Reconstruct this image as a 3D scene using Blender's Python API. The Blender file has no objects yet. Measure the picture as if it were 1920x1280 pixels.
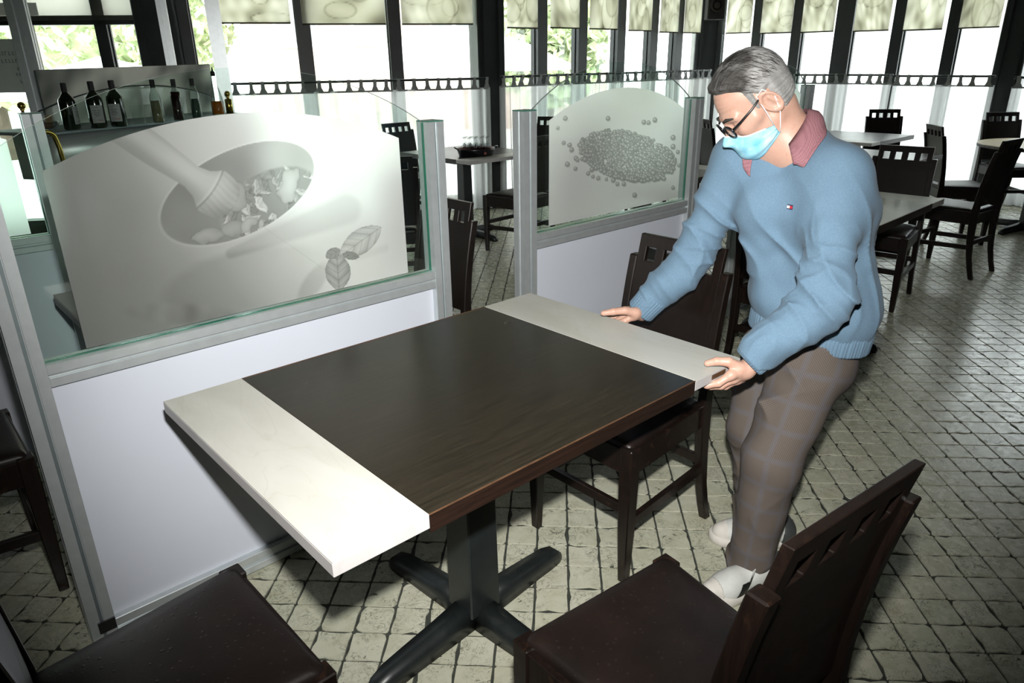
import bpy, bmesh, math, random
import numpy as np
from mathutils import Vector, Matrix

random.seed(7)
RNG = np.random.default_rng(7)
SC = bpy.context.scene
COL = SC.collection
W, H = 1920, 1280
FPX = 1335.0
HC = 1.478
PITCH, ROLL = math.radians(21.45), math.radians(-0.9)

# ------------------------------------------------------------------ camera
_fw = np.array([0, math.cos(PITCH), -math.sin(PITCH)])
_rt = np.array([1.0, 0, 0])
_up = np.cross(_rt, _fw)
CR = math.cos(ROLL) * _rt + math.sin(ROLL) * _up
CU = -math.sin(ROLL) * _rt + math.cos(ROLL) * _up
CF = _fw
cd = bpy.data.cameras.new('camera')
cam = bpy.data.objects.new('camera', cd)
COL.objects.link(cam)
cd.sensor_fit = 'HORIZONTAL'
cd.sensor_width = 36
cd.lens = FPX / W * 36
cd.clip_start = 0.02
cd.clip_end = 300
cam.matrix_world = Matrix(((CR[0], CU[0], -CF[0], 0), (CR[1], CU[1], -CF[1], 0), (CR[2], CU[2], -CF[2], HC), (0, 0, 0, 1)))
SC.camera = cam

# ------------------------------------------------------------------ sky
wd = bpy.data.worlds.new('overcast_sky')
SC.world = wd
wd.use_nodes = True
bgn = wd.node_tree.nodes['Background']
bgn.inputs[0].default_value = (0.93, 0.97, 1.0, 1)
bgn.inputs[1].default_value = 6.5

# the photographer's flash, on the camera just above the lens
fl = bpy.data.lights.new('camera_flash', 'SPOT')
flo = bpy.data.objects.new('camera_flash', fl)
COL.objects.link(flo)
fp = np.array([0, 0, HC]) + CU * 0.16 + CR * 0.01
fd = CF * 1.0 + CU * 0.02
flo.location = fp
flo.rotation_euler = Vector(fd).to_track_quat('-Z', 'Y').to_euler()
fl.energy = 330
fl.color = (1.0, 0.985, 0.95)
fl.shadow_soft_size = 0.022
fl.spot_size = math.radians(88)
fl.spot_blend = 0.9

vs = SC.view_settings
vs.view_transform = 'Standard'
vs.look = 'None'
vs.exposure = 0.0
vs.gamma = 1.0
vs.use_curve_mapping = False

# ------------------------------------------------------------------ pixel helpers (a pixel gives a direction; the plane it touches gives the distance)
def ray(p):
    return (p[0] - W / 2) / FPX * CR - (p[1] - H / 2) / FPX * CU + CF
def onz(p, z):
    d = ray(p)
    return np.array([0, 0, HC]) + d * (z - HC) / d[2]
def ony(p, y):
    d = ray(p)
    return np.array([0, 0, HC]) + d * y / d[1]
def online(p, a, b):
    """point of the vertical plane through plan points a-b seen at pixel p"""
    a = np.array([a[0], a[1], 0.0]); b = np.array([b[0], b[1], 0.0])
    n = np.array([-(b - a)[1], (b - a)[0], 0])
    d = ray(p); o = np.array([0, 0, HC])
    return o + d * ((a - o) @ n) / (d @ n)
def px(X):
    d = np.asarray(X, float) - np.array([0, 0, HC])
    z = d @ CF
    return np.stack([W / 2 + FPX * (d @ CR) / z, H / 2 - FPX * (d @ CU) / z], -1)

TA = math.radians(42)
PD = np.array([math.cos(TA), math.sin(TA), 0])
PN = np.array([-math.sin(TA), math.cos(TA), 0])
def dn(d, n, z=0.0):
    return PD * d + PN * n + np.array([0, 0, z])

# ------------------------------------------------------------------ materials
MATS = {}
def new_mat(name):
    m = bpy.data.materials.new(name)
    m.use_nodes = True
    nt = m.node_tree
    b = nt.nodes['Principled BSDF']
    MATS[name] = m
    return m, nt, b
def N(nt, t, **kw):
    n = nt.nodes.new(t)
    for k, v in kw.items():
        if k[0] == 'i' and k[1:].isdigit():
            n.inputs[int(k[1:])].default_value = v
        elif '_in_' in k:
            n.inputs[k.replace('_in_', '')].default_value = v
        else:
            setattr(n, k, v)
    return n
def L(nt, a, b):
    nt.links.new(a, b)
def ramp(nt, fac, stops):
    r = nt.nodes.new('ShaderNodeValToRGB')
    e = r.color_ramp.elements
    while len(e) < len(stops):
        e.new(0.5)
    for el, (p, c) in zip(e, stops):
        el.position = p
        el.color = (*c, 1) if len(c) == 3 else c
    L(nt, fac, r.inputs[0])
    return r.outputs[0]
def noise(nt, vec, scale, detail=4, rough=0.55, dist=0.0):
    n = nt.nodes.new('ShaderNodeTexNoise')
    n.inputs['Scale'].default_value = scale
    n.inputs['Detail'].default_value = detail
    n.inputs['Roughness'].default_value = rough
    n.inputs['Distortion'].default_value = dist
    if vec is not None:
        L(nt, vec, n.inputs['Vector'])
    return n.outputs[0]
def mapping(nt, src, scale=(1, 1, 1), rot=(0, 0, 0), loc=(0, 0, 0)):
    mp = nt.nodes.new('ShaderNodeMapping')
    mp.inputs['Scale'].default_value = scale
    mp.inputs['Rotation'].default_value = rot
    mp.inputs['Location'].default_value = loc
    L(nt, src, mp.inputs['Vector'])
    return mp.outputs[0]
def texco(nt, which='Object'):
    return nt.nodes.new('ShaderNodeTexCoord').outputs[which]
def bump(nt, h, b, strength=0.2, dist=0.002):
    bn = nt.nodes.new('ShaderNodeBump')
    bn.inputs['Strength'].default_value = strength
    bn.inputs['Distance'].default_value = dist
    L(nt, h, bn.inputs['Height'])
    L(nt, bn.outputs[0], b.inputs['Normal'])
def simple(name, col, rough=0.5, metal=0.0, var=0.08, scale=20, spec=0.5, bumpk=0.0, stretch=(1, 1, 1)):
    m, nt, b = new_mat(name)
    v = mapping(nt, texco(nt), stretch)
    f = noise(nt, v, scale)
    c0 = tuple(max(0, c * (1 - var)) for c in col)
    c1 = tuple(min(1, c * (1 + var)) for c in col)
    L(nt, ramp(nt, f, [(0.3, c0), (0.7, c1)]), b.inputs['Base Color'])
    b.inputs['Roughness'].default_value = rough
    b.inputs['Metallic'].default_value = metal
    b.inputs['Specular IOR Level'].default_value = spec
    if bumpk:
        bump(nt, f, b, bumpk)
    return m
def math_node(nt, op, a, bval=None, c=None):
    n = nt.nodes.new('ShaderNodeMath')
    n.operation = op
    for i, x in enumerate((a, bval, c)):
        if x is None:
            continue
        if isinstance(x, (int, float)):
            n.inputs[i].default_value = x
        else:
            L(nt, x, n.inputs[i])
    return n.outputs[0]
def mixc(nt, fac, a, b, mode='MIX'):
    n = nt.nodes.new('ShaderNodeMix')
    n.data_type = 'RGBA'
    n.blend_type = mode
    for sock, x in ((n.inputs[0], fac), (n.inputs[6], a), (n.inputs[7], b)):
        if isinstance(x, (int, float)):
            sock.default_value = x
        elif isinstance(x, tuple):
            sock.default_value = (*x, 1)
        else:
            L(nt, x, sock)
    return n.outputs[2]

simple('alu', (0.58, 0.62, 0.63), 0.36, 0.6, 0.05, 30)
simple('alu_slot', (0.20, 0.24, 0.25), 0.5, 0.6, 0.05, 30)
simple('alu_cap', (0.05, 0.16, 0.12), 0.4, 0.0, 0.1, 30)
simple('white_panel', (0.56, 0.59, 0.66), 0.32, 0.0, 0.02, 4)
simple('black_metal', (0.010, 0.013, 0.013), 0.38, 0.0, 0.2, 30, bumpk=0.05)
simple('black_frame', (0.012, 0.016, 0.015), 0.45, 0.0, 0.25, 6)
simple('wall_paint', (0.20, 0.20, 0.17), 0.8, 0, 0.05, 3)
simple('ceiling_paint', (0.16, 0.17, 0.14), 0.9, 0, 0.04, 3)
simple('brass', (0.50, 0.36, 0.09), 0.22, 1.0, 0.1, 12)
simple('steel', (0.46, 0.49, 0.49), 0.36, 0.4, 0.06, 6, stretch=(1, 1, 12))
simple('black_plastic', (0.012, 0.012, 0.012), 0.45, 0, 0.1, 40)
simple('grey_cloth', (0.10, 0.12, 0.12), 0.9, 0, 0.1, 60)
simple('rod', (0.012, 0.02, 0.018), 0.5, 0, 0.1, 10)

def m_wood_dark():
    m, nt, b = new_mat('chair_wood')
    co = texco(nt)
    v = mapping(nt, co, (14, 14, 1.2))
    g = noise(nt, v, 6, 6, 0.6, 0.6)
    base = ramp(nt, g, [(0.25, (0.0042, 0.0027, 0.0021)), (0.7, (0.0108, 0.0060, 0.0044))])
    # rubbed edges
    geo = nt.nodes.new('ShaderNodeNewGeometry')
    wear = ramp(nt, geo.outputs['Pointiness'], [(0.56, (0, 0, 0)), (0.68, (1, 1, 1))])
    n2 = noise(nt, co, 35, 3)
    wm = math_node(nt, 'MULTIPLY', math_node(nt, 'MULTIPLY', wear, ramp(nt, n2, [(0.58, (0, 0, 0)), (0.68, (1, 1, 1))])), 0.3)
    L(nt, mixc(nt, wm, base, (0.10, 0.045, 0.025)), b.inputs['Base Color'])
    b.inputs['Roughness'].default_value = 0.34
    b.inputs['Specular IOR Level'].default_value = 0.45
    bump(nt, g, b, 0.06, 0.001)
m_wood_dark()
def m_leather():
    m, nt, b = new_mat('seat_leather')
    co = texco(nt)
    vr = nt.nodes.new('ShaderNodeTexVoronoi')
    vr.inputs['Scale'].default_value = 62
    L(nt, co, vr.inputs['Vector'])
    d = ramp(nt, vr.outputs['Distance'], [(0.04, (1, 1, 1)), (0.22, (0, 0, 0))])
    n = noise(nt, co, 9, 4)
    base = ramp(nt, n, [(0.3, (0.007, 0.0045, 0.0038)), (0.75, (0.014, 0.0085, 0.0068))])
    L(nt, mixc(nt, math_node(nt, 'MULTIPLY', d, 0.35), base, (0.03, 0.02, 0.016)), b.inputs['Base Color'])
    b.inputs['Roughness'].default_value = 0.42
    b.inputs['Specular IOR Level'].default_value = 0.35
    bump(nt, math_node(nt, 'ADD', d, math_node(nt, 'MULTIPLY', noise(nt, co, 240, 2), 0.35)), b, 0.35, 0.0015)
m_leather()
def m_table():
    m, nt, b = new_mat('table_wood')
    co = texco(nt)
    v = mapping(nt, co, (1.2, 26, 8))
    g = noise(nt, v, 5, 8, 0.65, 0.4)
    base = ramp(nt, g, [(0.28, (0.010, 0.0085, 0.0055)), (0.5, (0.018, 0.0145, 0.0095)), (0.75, (0.031, 0.0235, 0.0155))])
    L(nt, base, b.inputs['Base Color'])
    rr = ramp(nt, noise(nt, co, 3, 3), [(0.3, (0.27, 0.27, 0.27)), (0.7, (0.31, 0.31, 0.31))])
    L(nt, rr, b.inputs['Roughness'])
    b.inputs['Specular IOR Level'].default_value = 0.42
    bump(nt, g, b, 0.05, 0.0008)
m_table()
simple('table_edge', (0.013, 0.0065, 0.0042), 0.4, 0, 0.35, 9, stretch=(1, 14, 14))
simple('edge_line', (0.085, 0.042, 0.021), 0.5, 0, 0.3, 30)
def m_leaf(name, c0, c1, vein):
    m, nt, b = new_mat(name)
    co = texco(nt)
    v = mapping(nt, co, (2.2, 0.9, 1), (0, 0, 0.25))
    n = noise(nt, v, 3.2, 6, 0.55, 0.8)
    base = ramp(nt, n, [(0.3, c0), (0.7, c1)])
    w = noise(nt, mapping(nt, co, (3.0, 0.8, 1), (0, 0, -0.2), (0.3, 0.1, 0)), 2.3, 3, 0.5, 1.6)
    line = ramp(nt, w, [(0.484, (0, 0, 0)), (0.495, (1, 1, 1)), (0.506, (0, 0, 0))])
    L(nt, mixc(nt, math_node(nt, 'MULTIPLY', line, 0.22), base, vein), b.inputs['Base Color'])
    b.inputs['Roughness'].default_value = 0.38
    b.inputs['Specular IOR Level'].default_value = 0.4
m_leaf('leaf_laminate', (0.45, 0.445, 0.395), (0.53, 0.525, 0.485), (0.36, 0.33, 0.26))
m_leaf('leaf_edge', (0.40, 0.38, 0.37), (0.48, 0.465, 0.46), (0.36, 0.34, 0.32))
simple('oak_top', (0.62, 0.50, 0.30), 0.4, 0, 0.12, 10, stretch=(1, 8, 1))

# floor lattice
TS = 0.1018
TSX = TS * 0.9864
TTH = -0.0655
E1 = np.array([math.cos(TTH), math.sin(TTH)]) * TSX
E2 = np.array([-math.sin(TTH), math.cos(TTH)]) * TS
_p0 = onz((1040 + 122 * .1875, 880 + 395 * .1875), 0)[:2]
_q = onz((1620 + 1125 * .15625, 640 + 718 * .15625), 0)[:2]
def lat(u, v):
    return _p0 + E1 * u + E2 * v
def m_tile():
    m, nt, b = new_mat('stone_tile')
    geo = nt.nodes.new('ShaderNodeNewGeometry')
    pos = geo.outputs['Position']
    # cell id of each tile -> its own tone
    mp = mapping(nt, pos, (1, 1, 1), (0, 0, -TTH))
    # offset and scale into lattice units
    va = nt.nodes.new('ShaderNodeVectorMath'); va.operation = 'SUBTRACT'
    L(nt, mp, va.inputs[0])
    c, s = math.cos(-TTH), math.sin(-TTH)
    p0r = (_p0[0] * c - _p0[1] * s, _p0[0] * s + _p0[1] * c, 0)
    va.inputs[1].default_value = p0r
    vd = nt.nodes.new('ShaderNodeVectorMath'); vd.operation = 'DIVIDE'
    L(nt, va.outputs[0], vd.inputs[0]); vd.inputs[1].default_value = (TSX, TS, 1)
    vf = nt.nodes.new('ShaderNodeVectorMath'); vf.operation = 'FLOOR'
    L(nt, vd.outputs[0], vf.inputs[0])
    wn = nt.nodes.new('ShaderNodeTexWhiteNoise'); wn.noise_dimensions = '2D'
    L(nt, vf.outputs[0], wn.inputs['Vector'])
    tone = ramp(nt, wn.outputs['Value'], [(0.0, (0.36, 0.375, 0.265)), (0.35, (0.43, 0.445, 0.34)), (0.7, (0.475, 0.475, 0.375)), (1.0, (0.42, 0.415, 0.285))])
    # each tile reads its own piece of stone
    off = nt.nodes.new('ShaderNodeVectorMath'); off.operation = 'MULTIPLY_ADD'
    L(nt, vf.outputs[0], off.inputs[0]); off.inputs[1].default_value = (3.17, 5.31, 0); L(nt, pos, off.inputs[2])
    q = off.outputs[0]
    cl = noise(nt, q, 14, 5, 0.6, 0.5)
    base = mixc(nt, 0.55, tone, ramp(nt, cl, [(0.25, (0.37, 0.355, 0.245)), (0.5, (0.52, 0.515, 0.41)), (0.75, (0.61, 0.60, 0.50))]))
    # veins
    w = noise(nt, q, 22, 5, 0.6, 2.2)
    vein = ramp(nt, w, [(0.462, (0, 0, 0)), (0.492, (1, 1, 1)), (0.522, (0, 0, 0))])
    msk = ramp(nt, noise(nt, q, 11, 2), [(0.40, (0, 0, 0)), (0.6, (1, 1, 1))])
    vm = math_node(nt, 'MULTIPLY', math_node(nt, 'MULTIPLY', vein, msk), 0.8)
    base = mixc(nt, vm, base, (0.12, 0.115, 0.085))
    # pits filled with dirt
    pit = noise(nt, mapping(nt, q, (1, 1.7, 1)), 48, 6, 0.7, 1.0)
    pm = ramp(nt, pit, [(0.58, (0, 0, 0)), (0.615, (1, 1, 1))])
    m3 = ramp(nt, noise(nt, q, 8.5, 2), [(0.50, (0, 0, 0)), (0.62, (1, 1, 1))])
    pmm = math_node(nt, 'MULTIPLY', pm, m3)
    base = mixc(nt, math_node(nt, 'MULTIPLY', pmm, 0.9), base, (0.035, 0.04, 0.033))
    L(nt, base, b.inputs['Base Color'])
    rr = ramp(nt, noise(nt, q, 30, 3), [(0.3, (0.18, 0.18, 0.18)), (0.75, (0.36, 0.36, 0.36))])
    L(nt, rr, b.inputs['Roughness'])
    b.inputs['Specular IOR Level'].default_value = 0.5
    bump(nt, math_node(nt, 'SUBTRACT', cl, math_node(nt, 'MULTIPLY', pmm, 2.0)), b, 0.25, 0.0012)
m_tile()
def m_grout():
    m, nt, b = new_mat('grout')
    co = nt.nodes.new('ShaderNodeNewGeometry').outputs['Position']
    L(nt, ramp(nt, noise(nt, co, 30, 5), [(0.3, (0.022, 0.026, 0.020)), (0.75, (0.06, 0.063, 0.052))]), b.inputs['Base Color'])
    b.inputs['Roughness'].default_value = 0.8
    bump(nt, noise(nt, co, 160, 3), b, 0.3, 0.002)
m_grout()

def m_glass(name, tint=(0.93, 0.985, 0.96), rough=0.0, ior=1.45, gain=1.0, edge=None):
    """thin sheet: see-through with a fresnel reflection"""
    m, nt, b = new_mat(name)
    nt.nodes.remove(b)
    out = nt.nodes['Material Output']
    tr = N(nt, 'ShaderNodeBsdfTransparent'); tr.inputs[0].default_value = (*tint, 1)
    if edge:
        lw = N(nt, 'ShaderNodeLayerWeight'); lw.inputs[0].default_value = 0.5
        L(nt, ramp(nt, lw.outputs['Facing'], [(0.35, tint), (0.8, edge)]), tr.inputs[0])
    gl = N(nt, 'ShaderNodeBsdfGlossy'); gl.inputs['Roughness'].default_value = rough
    fr = N(nt, 'ShaderNodeFresnel')
    gm = N(nt, 'ShaderNodeNewGeometry')
    # same reflectance from either side of the thin sheet
    L(nt, math_node(nt, 'ADD', math_node(nt, 'MULTIPLY', gm.outputs['Backfacing'], 1 / ior - ior), ior), fr.inputs[0])
    mx = N(nt, 'ShaderNodeMixShader')
    L(nt, math_node(nt, 'MULTIPLY', fr.outputs[0], gain), mx.inputs[0]); L(nt, tr.outputs[0], mx.inputs[1]); L(nt, gl.outputs[0], mx.inputs[2])
    L(nt, mx.outputs[0], out.inputs[0])
m_glass('sheet_glass')
m_glass('window_glass', (0.96, 0.985, 0.97))
m_glass('drink_glass', (0.90, 0.91, 0.91), 0.0, 1.5, 1.6, (0.22, 0.24, 0.24))
m_glass('bottle_clear', (0.86, 0.90, 0.88), 0.0, 1.5, 1.5, (0.25, 0.30, 0.28))
m_glass('lens_glass', (0.82, 0.78, 0.74), 0.0, 1.45)
simple('glass_edge', (0.012, 0.13, 0.08), 0.15, 0, 0.1, 10)
simple('bottle_dark', (0.004, 0.008, 0.004), 0.08, 0, 0.1, 10, spec=0.7)
simple('liquor_dark', (0.012, 0.003, 0.003), 0.1, 0, 0.1, 10)
simple('liquor_amber', (0.42, 0.12, 0.012), 0.1, 0, 0.1, 10)
simple('liquor_pale', (0.16, 0.15, 0.08), 0.1, 0, 0.1, 10)
simple('liquor_green', (0.02, 0.045, 0.03), 0.1, 0, 0.1, 10)
simple('bottle_cap', (0.004, 0.004, 0.004), 0.6, 0, 0.1, 20)
simple('bottle_label', (0.30, 0.31, 0.31), 0.7, 0, 0.12, 60)
simple('label_print', (0.10, 0.09, 0.09), 0.7, 0, 0.1, 60)
simple('label_red', (0.32, 0.05, 0.04), 0.7, 0, 0.1, 60)

def m_attr(name, stops, attr='print', trans=0.0, rough=0.5, grain=0.03, gs=900, dsc=1.0, frost=0.0):
    """flat print carried by a point attribute; trans = share of light let through"""
    m, nt, b = new_mat(name)
    a = N(nt, 'ShaderNodeAttribute', attribute_name=attr)
    f = math_node(nt, 'ADD', a.outputs['Fac'], math_node(nt, 'MULTIPLY', math_node(nt, 'SUBTRACT', noise(nt, texco(nt), gs, 1), 0.5), grain))
    c = ramp(nt, f, stops)
    L(nt, c if dsc == 1.0 else mixc(nt, 1.0, c, (dsc, dsc * 1.01, dsc), 'MULTIPLY'), b.inputs['Base Color'])
    b.inputs['Roughness'].default_value = rough
    b.inputs['Specular IOR Level'].default_value = 0.3
    if trans:
        out = nt.nodes['Material Output']
        tl = N(nt, 'ShaderNodeBsdfTranslucent')
        L(nt, c, tl.inputs[0])
        mx = N(nt, 'ShaderNodeMixShader')
        mx.inputs[0].default_value = trans
        L(nt, b.outputs[0], mx.inputs[1]); L(nt, tl.outputs[0], mx.inputs[2]); L(nt, mx.outputs[0], out.inputs[0])
        if frost:
            # frosted sheet: part of the light goes through, scattered a little off its path
            rf = N(nt, 'ShaderNodeBsdfRefraction'); rf.inputs['IOR'].default_value = 1.12; rf.inputs['Roughness'].default_value = 0.62
            L(nt, c, rf.inputs[0])
            m2 = N(nt, 'ShaderNodeMixShader'); m2.inputs[0].default_value = frost
            L(nt, mx.outputs[0], m2.inputs[1]); L(nt, rf.outputs[0], m2.inputs[2]); L(nt, m2.outputs[0], out.inputs[0])
m_attr('frosted_print', [(0.0, (0.15, 0.155, 0.135)), (0.5, (0.42, 0.43, 0.41)), (1.0, (0.93, 0.94, 0.92))], trans=0.3, rough=0.55, grain=0.06, dsc=1.0, frost=0.48)
m_attr('blind_print', [(0.0, (0.09, 0.085, 0.05)), (0.5, (0.42, 0.405, 0.29)), (1.0, (0.76, 0.745, 0.60))], trans=0.42, rough=0.8, grain=0.05, gs=300)
m_attr('panel_print', [(0.15, (0.12, 0.13, 0.12)), (0.85, (0.78, 0.77, 0.68))], trans=0.0, rough=0.6)

m_attr('plain_blind', [(0.0, (0.62, 0.62, 0.54)), (1.0, (0.72, 0.72, 0.64))], trans=0.5, rough=0.8)

def m_sheer():
    m, nt, b = new_mat('sheer_curtain')
    nt.nodes.remove(b)
    out = nt.nodes['Material Output']
    tr = N(nt, 'ShaderNodeBsdfTransparent'); tr.inputs[0].default_value = (0.95, 0.95, 0.95, 1)
    df = N(nt, 'ShaderNodeBsdfDiffuse'); df.inputs[0].default_value = (0.72, 0.73, 0.72, 1)
    tl = N(nt, 'ShaderNodeBsdfTranslucent'); tl.inputs[0].default_value = (0.74, 0.75, 0.74, 1)
    lw = N(nt, 'ShaderNodeLayerWeight'); lw.inputs[0].default_value = 0.35
    m1 = N(nt, 'ShaderNodeMixShader'); m1.inputs[0].default_value = 0.6
    L(nt, df.outputs[0], m1.inputs[1]); L(nt, tl.outputs[0], m1.inputs[2])
    m2 = N(nt, 'ShaderNodeMixShader')
    nn = noise(nt, mapping(nt, texco(nt), (60, 60, 3)), 6, 3)
    fac = math_node(nt, 'ADD', math_node(nt, 'MULTIPLY', lw.outputs['Facing'], 0.32), math_node(nt, 'ADD', math_node(nt, 'MULTIPLY', nn, 0.16), 0.46))
    L(nt, fac, m2.inputs[0]); L(nt, tr.outputs[0], m2.inputs[1]); L(nt, m1.outputs[0], m2.inputs[2])
    L(nt, m2.outputs[0], out.inputs[0])
m_sheer()
simple('curtain_tab', (0.26, 0.27, 0.27), 0.9, 0, 0.1, 50)
simple('speaker_grille', (0.02, 0.016, 0.012), 0.5, 0, 0.3, 90)
simple('paper', (0.42, 0.44, 0.45), 0.8, 0, 0.04, 20)
simple('ink', (0.16, 0.17, 0.18), 0.8, 0, 0.05, 20)
simple('blue_thing', (0.01, 0.16, 0.42), 0.5, 0, 0.1, 20)
simple('tray_black', (0.008, 0.009, 0.010), 0.25, 0, 0.1, 20)
simple('tray_red', (0.22, 0.055, 0.04), 0.4, 0, 0.2, 20)
simple('packet_red', (0.30, 0.05, 0.04), 0.5, 0, 0.3, 30)
simple('packet_tan', (0.26, 0.19, 0.10), 0.6, 0, 0.2, 30)
simple('screw_steel', (0.5, 0.5, 0.5), 0.3, 1, 0.1, 30)
simple('terrace', (0.78, 0.78, 0.76), 0.8, 0, 0.08, 2)
simple('parasol_cloth', (0.80, 0.80, 0.78), 0.8, 0, 0.03, 4)
simple('brick_wall', (0.58, 0.46, 0.40), 0.85, 0, 0.2, 3)
simple('house_white', (0.7, 0.7, 0.68), 0.8, 0, 0.04, 2)
simple('leaf_green', (0.50, 0.58, 0.34), 0.7, 0, 0.5, 3)
simple('bark', (0.10, 0.07, 0.05), 0.8, 0, 0.3, 10)
simple('dark_pane', (0.3, 0.3, 0.31), 0.2, 0, 0.1, 5)

# ------------------------------------------------------------------ mesh builder
class MB:
    def __init__(s):
        s.v = []; s.f = []
    def add(s, vs, fs):
        o = len(s.v)
        s.v += [tuple(float(c) for c in p) for p in vs]
        s.f += [tuple(i + o for i in f) for f in fs]
        return s
    def hexa(s, p):
        return s.add(p, [(0, 3, 2, 1), (4, 5, 6, 7), (0, 1, 5, 4), (1, 2, 6, 5), (2, 3, 7, 6), (3, 0, 4, 7)])
    def box(s, x0, x1, y0, y1, z0, z1, R=None, o=(0, 0, 0)):
        p = [(x0, y0, z0), (x1, y0, z0), (x1, y1, z0), (x0, y1, z0), (x0, y0, z1), (x1, y0, z1), (x1, y1, z1), (x0, y1, z1)]
        if R is not None:
            p = [tuple(R @ Vector(q) + Vector(o)) for q in p]
        else:
            p = [(a + o[0], b + o[1], c + o[2]) for a, b, c in p]
        return s.hexa(p)
    def bar(s, a, b, w, h, up=(0, 0, 1)):
        """rectangular bar from a to b"""
        a = Vector(a); b = Vector(b); t = (b - a).normalized(); u = Vector(up)
        r = t.cross(u)
        if r.length < 1e-4:
            r = t.cross(Vector((1, 0, 0)))
        r.normalize(); u = r.cross(t)
        p = []
        for q in (a, b):
            p += [q - r * w / 2 - u * h / 2, q + r * w / 2 - u * h / 2, q + r * w / 2 + u * h / 2, q - r * w / 2 + u * h / 2]
        return s.hexa(p)
    def loft(s, rings, cap=True, closed=True):
        n = len(rings[0]); o = []
        vs = [p for r in rings for p in r]; fs = []
        for i in range(len(rings) - 1):
            for j in range(n if closed else n - 1):
                k = (j + 1) % n
                fs.append((i * n + j, i * n + k, (i + 1) * n + k, (i + 1) * n + j))
        if cap and closed:
            fs.append(tuple(range(n - 1, -1, -1)))
            fs.append(tuple((len(rings) - 1) * n + j for j in range(n)))
        return s.add(vs, fs)
    def lathe(s, prof, seg=16, o=(0, 0, 0), cap=True):
        rings = []
        for r, z in prof:
            rings.append([(o[0] + r * math.cos(2 * math.pi * j / seg), o[1] + r * math.sin(2 * math.pi * j / seg), o[2] + z) for j in range(seg)])
        return s.loft(rings, cap)
    def tube(s, path, r, seg=8, cap=True):
        P = [Vector(p) for p in path]; rings = []
        pr = None
        for i, p in enumerate(P):
            t = (P[min(i + 1, len(P) - 1)] - P[max(i - 1, 0)]).normalized()
            if pr is None:
                a = Vector((0, 0, 1)) if abs(t.z) < 0.9 else Vector((1, 0, 0))
                u = t.cross(a).normalized()
            else:
                u = (pr - t * pr.dot(t)).normalized()
            pr = u; w = t.cross(u)
            rr = r[i] if isinstance(r, (list, tuple)) else r
            rings.append([p + (u * math.cos(2 * math.pi * j / seg) + w * math.sin(2 * math.pi * j / seg)) * rr for j in range(seg)])
        return s.loft(rings, cap)
    def prism(s, poly, z0, z1):
        n = len(poly)
        vs = [(x, y, z0) for x, y in poly] + [(x, y, z1) for x, y in poly]
        fs = [tuple(range(n - 1, -1, -1)), tuple(range(n, 2 * n))]
        fs += [(i, (i + 1) % n, n + (i + 1) % n, n + i) for i in range(n)]
        return s.add(vs, fs)
    def xform(s, M):
        s.v = [tuple(M @ Vector(p)) for p in s.v]
        return s
    def mesh(s, name, bevel=0.0, smooth=False, bseg=1):
        me = bpy.data.meshes.new(name)
        me.from_pydata(s.v, [], s.f)
        if bevel:
            bm = bmesh.new(); bm.from_mesh(me)
            bmesh.ops.remove_doubles(bm, verts=bm.verts, dist=1e-5)
            ed = [e for e in bm.edges if len(e.link_faces) == 2 and e.calc_face_angle(0) > 0.6]
            bmesh.ops.bevel(bm, geom=ed, offset=bevel, segments=bseg, affect='EDGES', profile=0.5, clamp_overlap=True)
            bmesh.ops.recalc_face_normals(bm, faces=bm.faces)
            bm.to_mesh(me); bm.free()
        else:
            bm = bmesh.new(); bm.from_mesh(me)
            bmesh.ops.recalc_face_normals(bm, faces=bm.faces)
            bm.to_mesh(me); bm.free()
        if smooth:
            for p in me.polygons:
                p.use_smooth = True
        me.update()
        return me

def obj(name, mb, mat, parent=None, bevel=0.0, smooth=False, bseg=1, label=None):
    me = mb.mesh(name, bevel, smooth, bseg) if isinstance(mb, MB) else mb
    me.materials.clear()
    me.materials.append(MATS[mat])
    o = bpy.data.objects.new(name, me)
    COL.objects.link(o)
    if parent is not None:
        o.parent = parent
    if label:
        o['label'] = label
    return o
def tag(o, label, cat, group=None):
    o['label'] = label; o['category'] = cat
    if group:
        o['group'] = group
    return o
def thing(name, label, cat, loc=(0, 0, 0), rotz=0.0, group=None):
    o = bpy.data.objects.new(name, None)
    o.empty_display_size = 0.1
    COL.objects.link(o)
    o.location = tuple(float(c) for c in loc); o.rotation_euler = (0, 0, rotz)
    return tag(o, label, cat, group)
def struct(o):
    o['kind'] = 'structure'
    return o
def dup(root, loc, rotz, label, group=None):
    r = root.copy(); COL.objects.link(r)
    r.location = tuple(float(c) for c in loc); r.rotation_euler = (0, 0, rotz); r['label'] = label
    if group:
        r['group'] = group
    for ch in list(root.children):
        c = ch.copy(); COL.objects.link(c); c.parent = r
        for g in list(ch.children):
            d = g.copy(); COL.objects.link(d); d.parent = c
    return r
def empty_struct(name):
    o = bpy.data.objects.new(name, None); COL.objects.link(o)
    return struct(o)

# ================================================================== STRUCTURE
K0 = (-7.6, 6.3)
K1 = tuple(ony((304, 80), 7.0)[:2])
K2 = (-0.30, 7.80)
K3 = (2.65, 10.2)
K4 = tuple(online((1893, 90), (2.65, 10.2), (5.35, 7.45))[:2])
K5 = (K4[0] + 0.75, K4[1] - 0.85)
ROOM = [(-7.6, -2.6), K0, K1, K2, K3, K4, K5, (7.3, 4.6), (7.3, -2.6)]
def inside(p, poly):
    x, y = p; c = False
    for i in range(len(poly)):
        x1, y1 = poly[i]; x2, y2 = poly[i - 1]
        if (y1 > y) != (y2 > y) and x < (x2 - x1) * (y - y1) / (y2 - y1) + x1:
            c = not c
    return c

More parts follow.
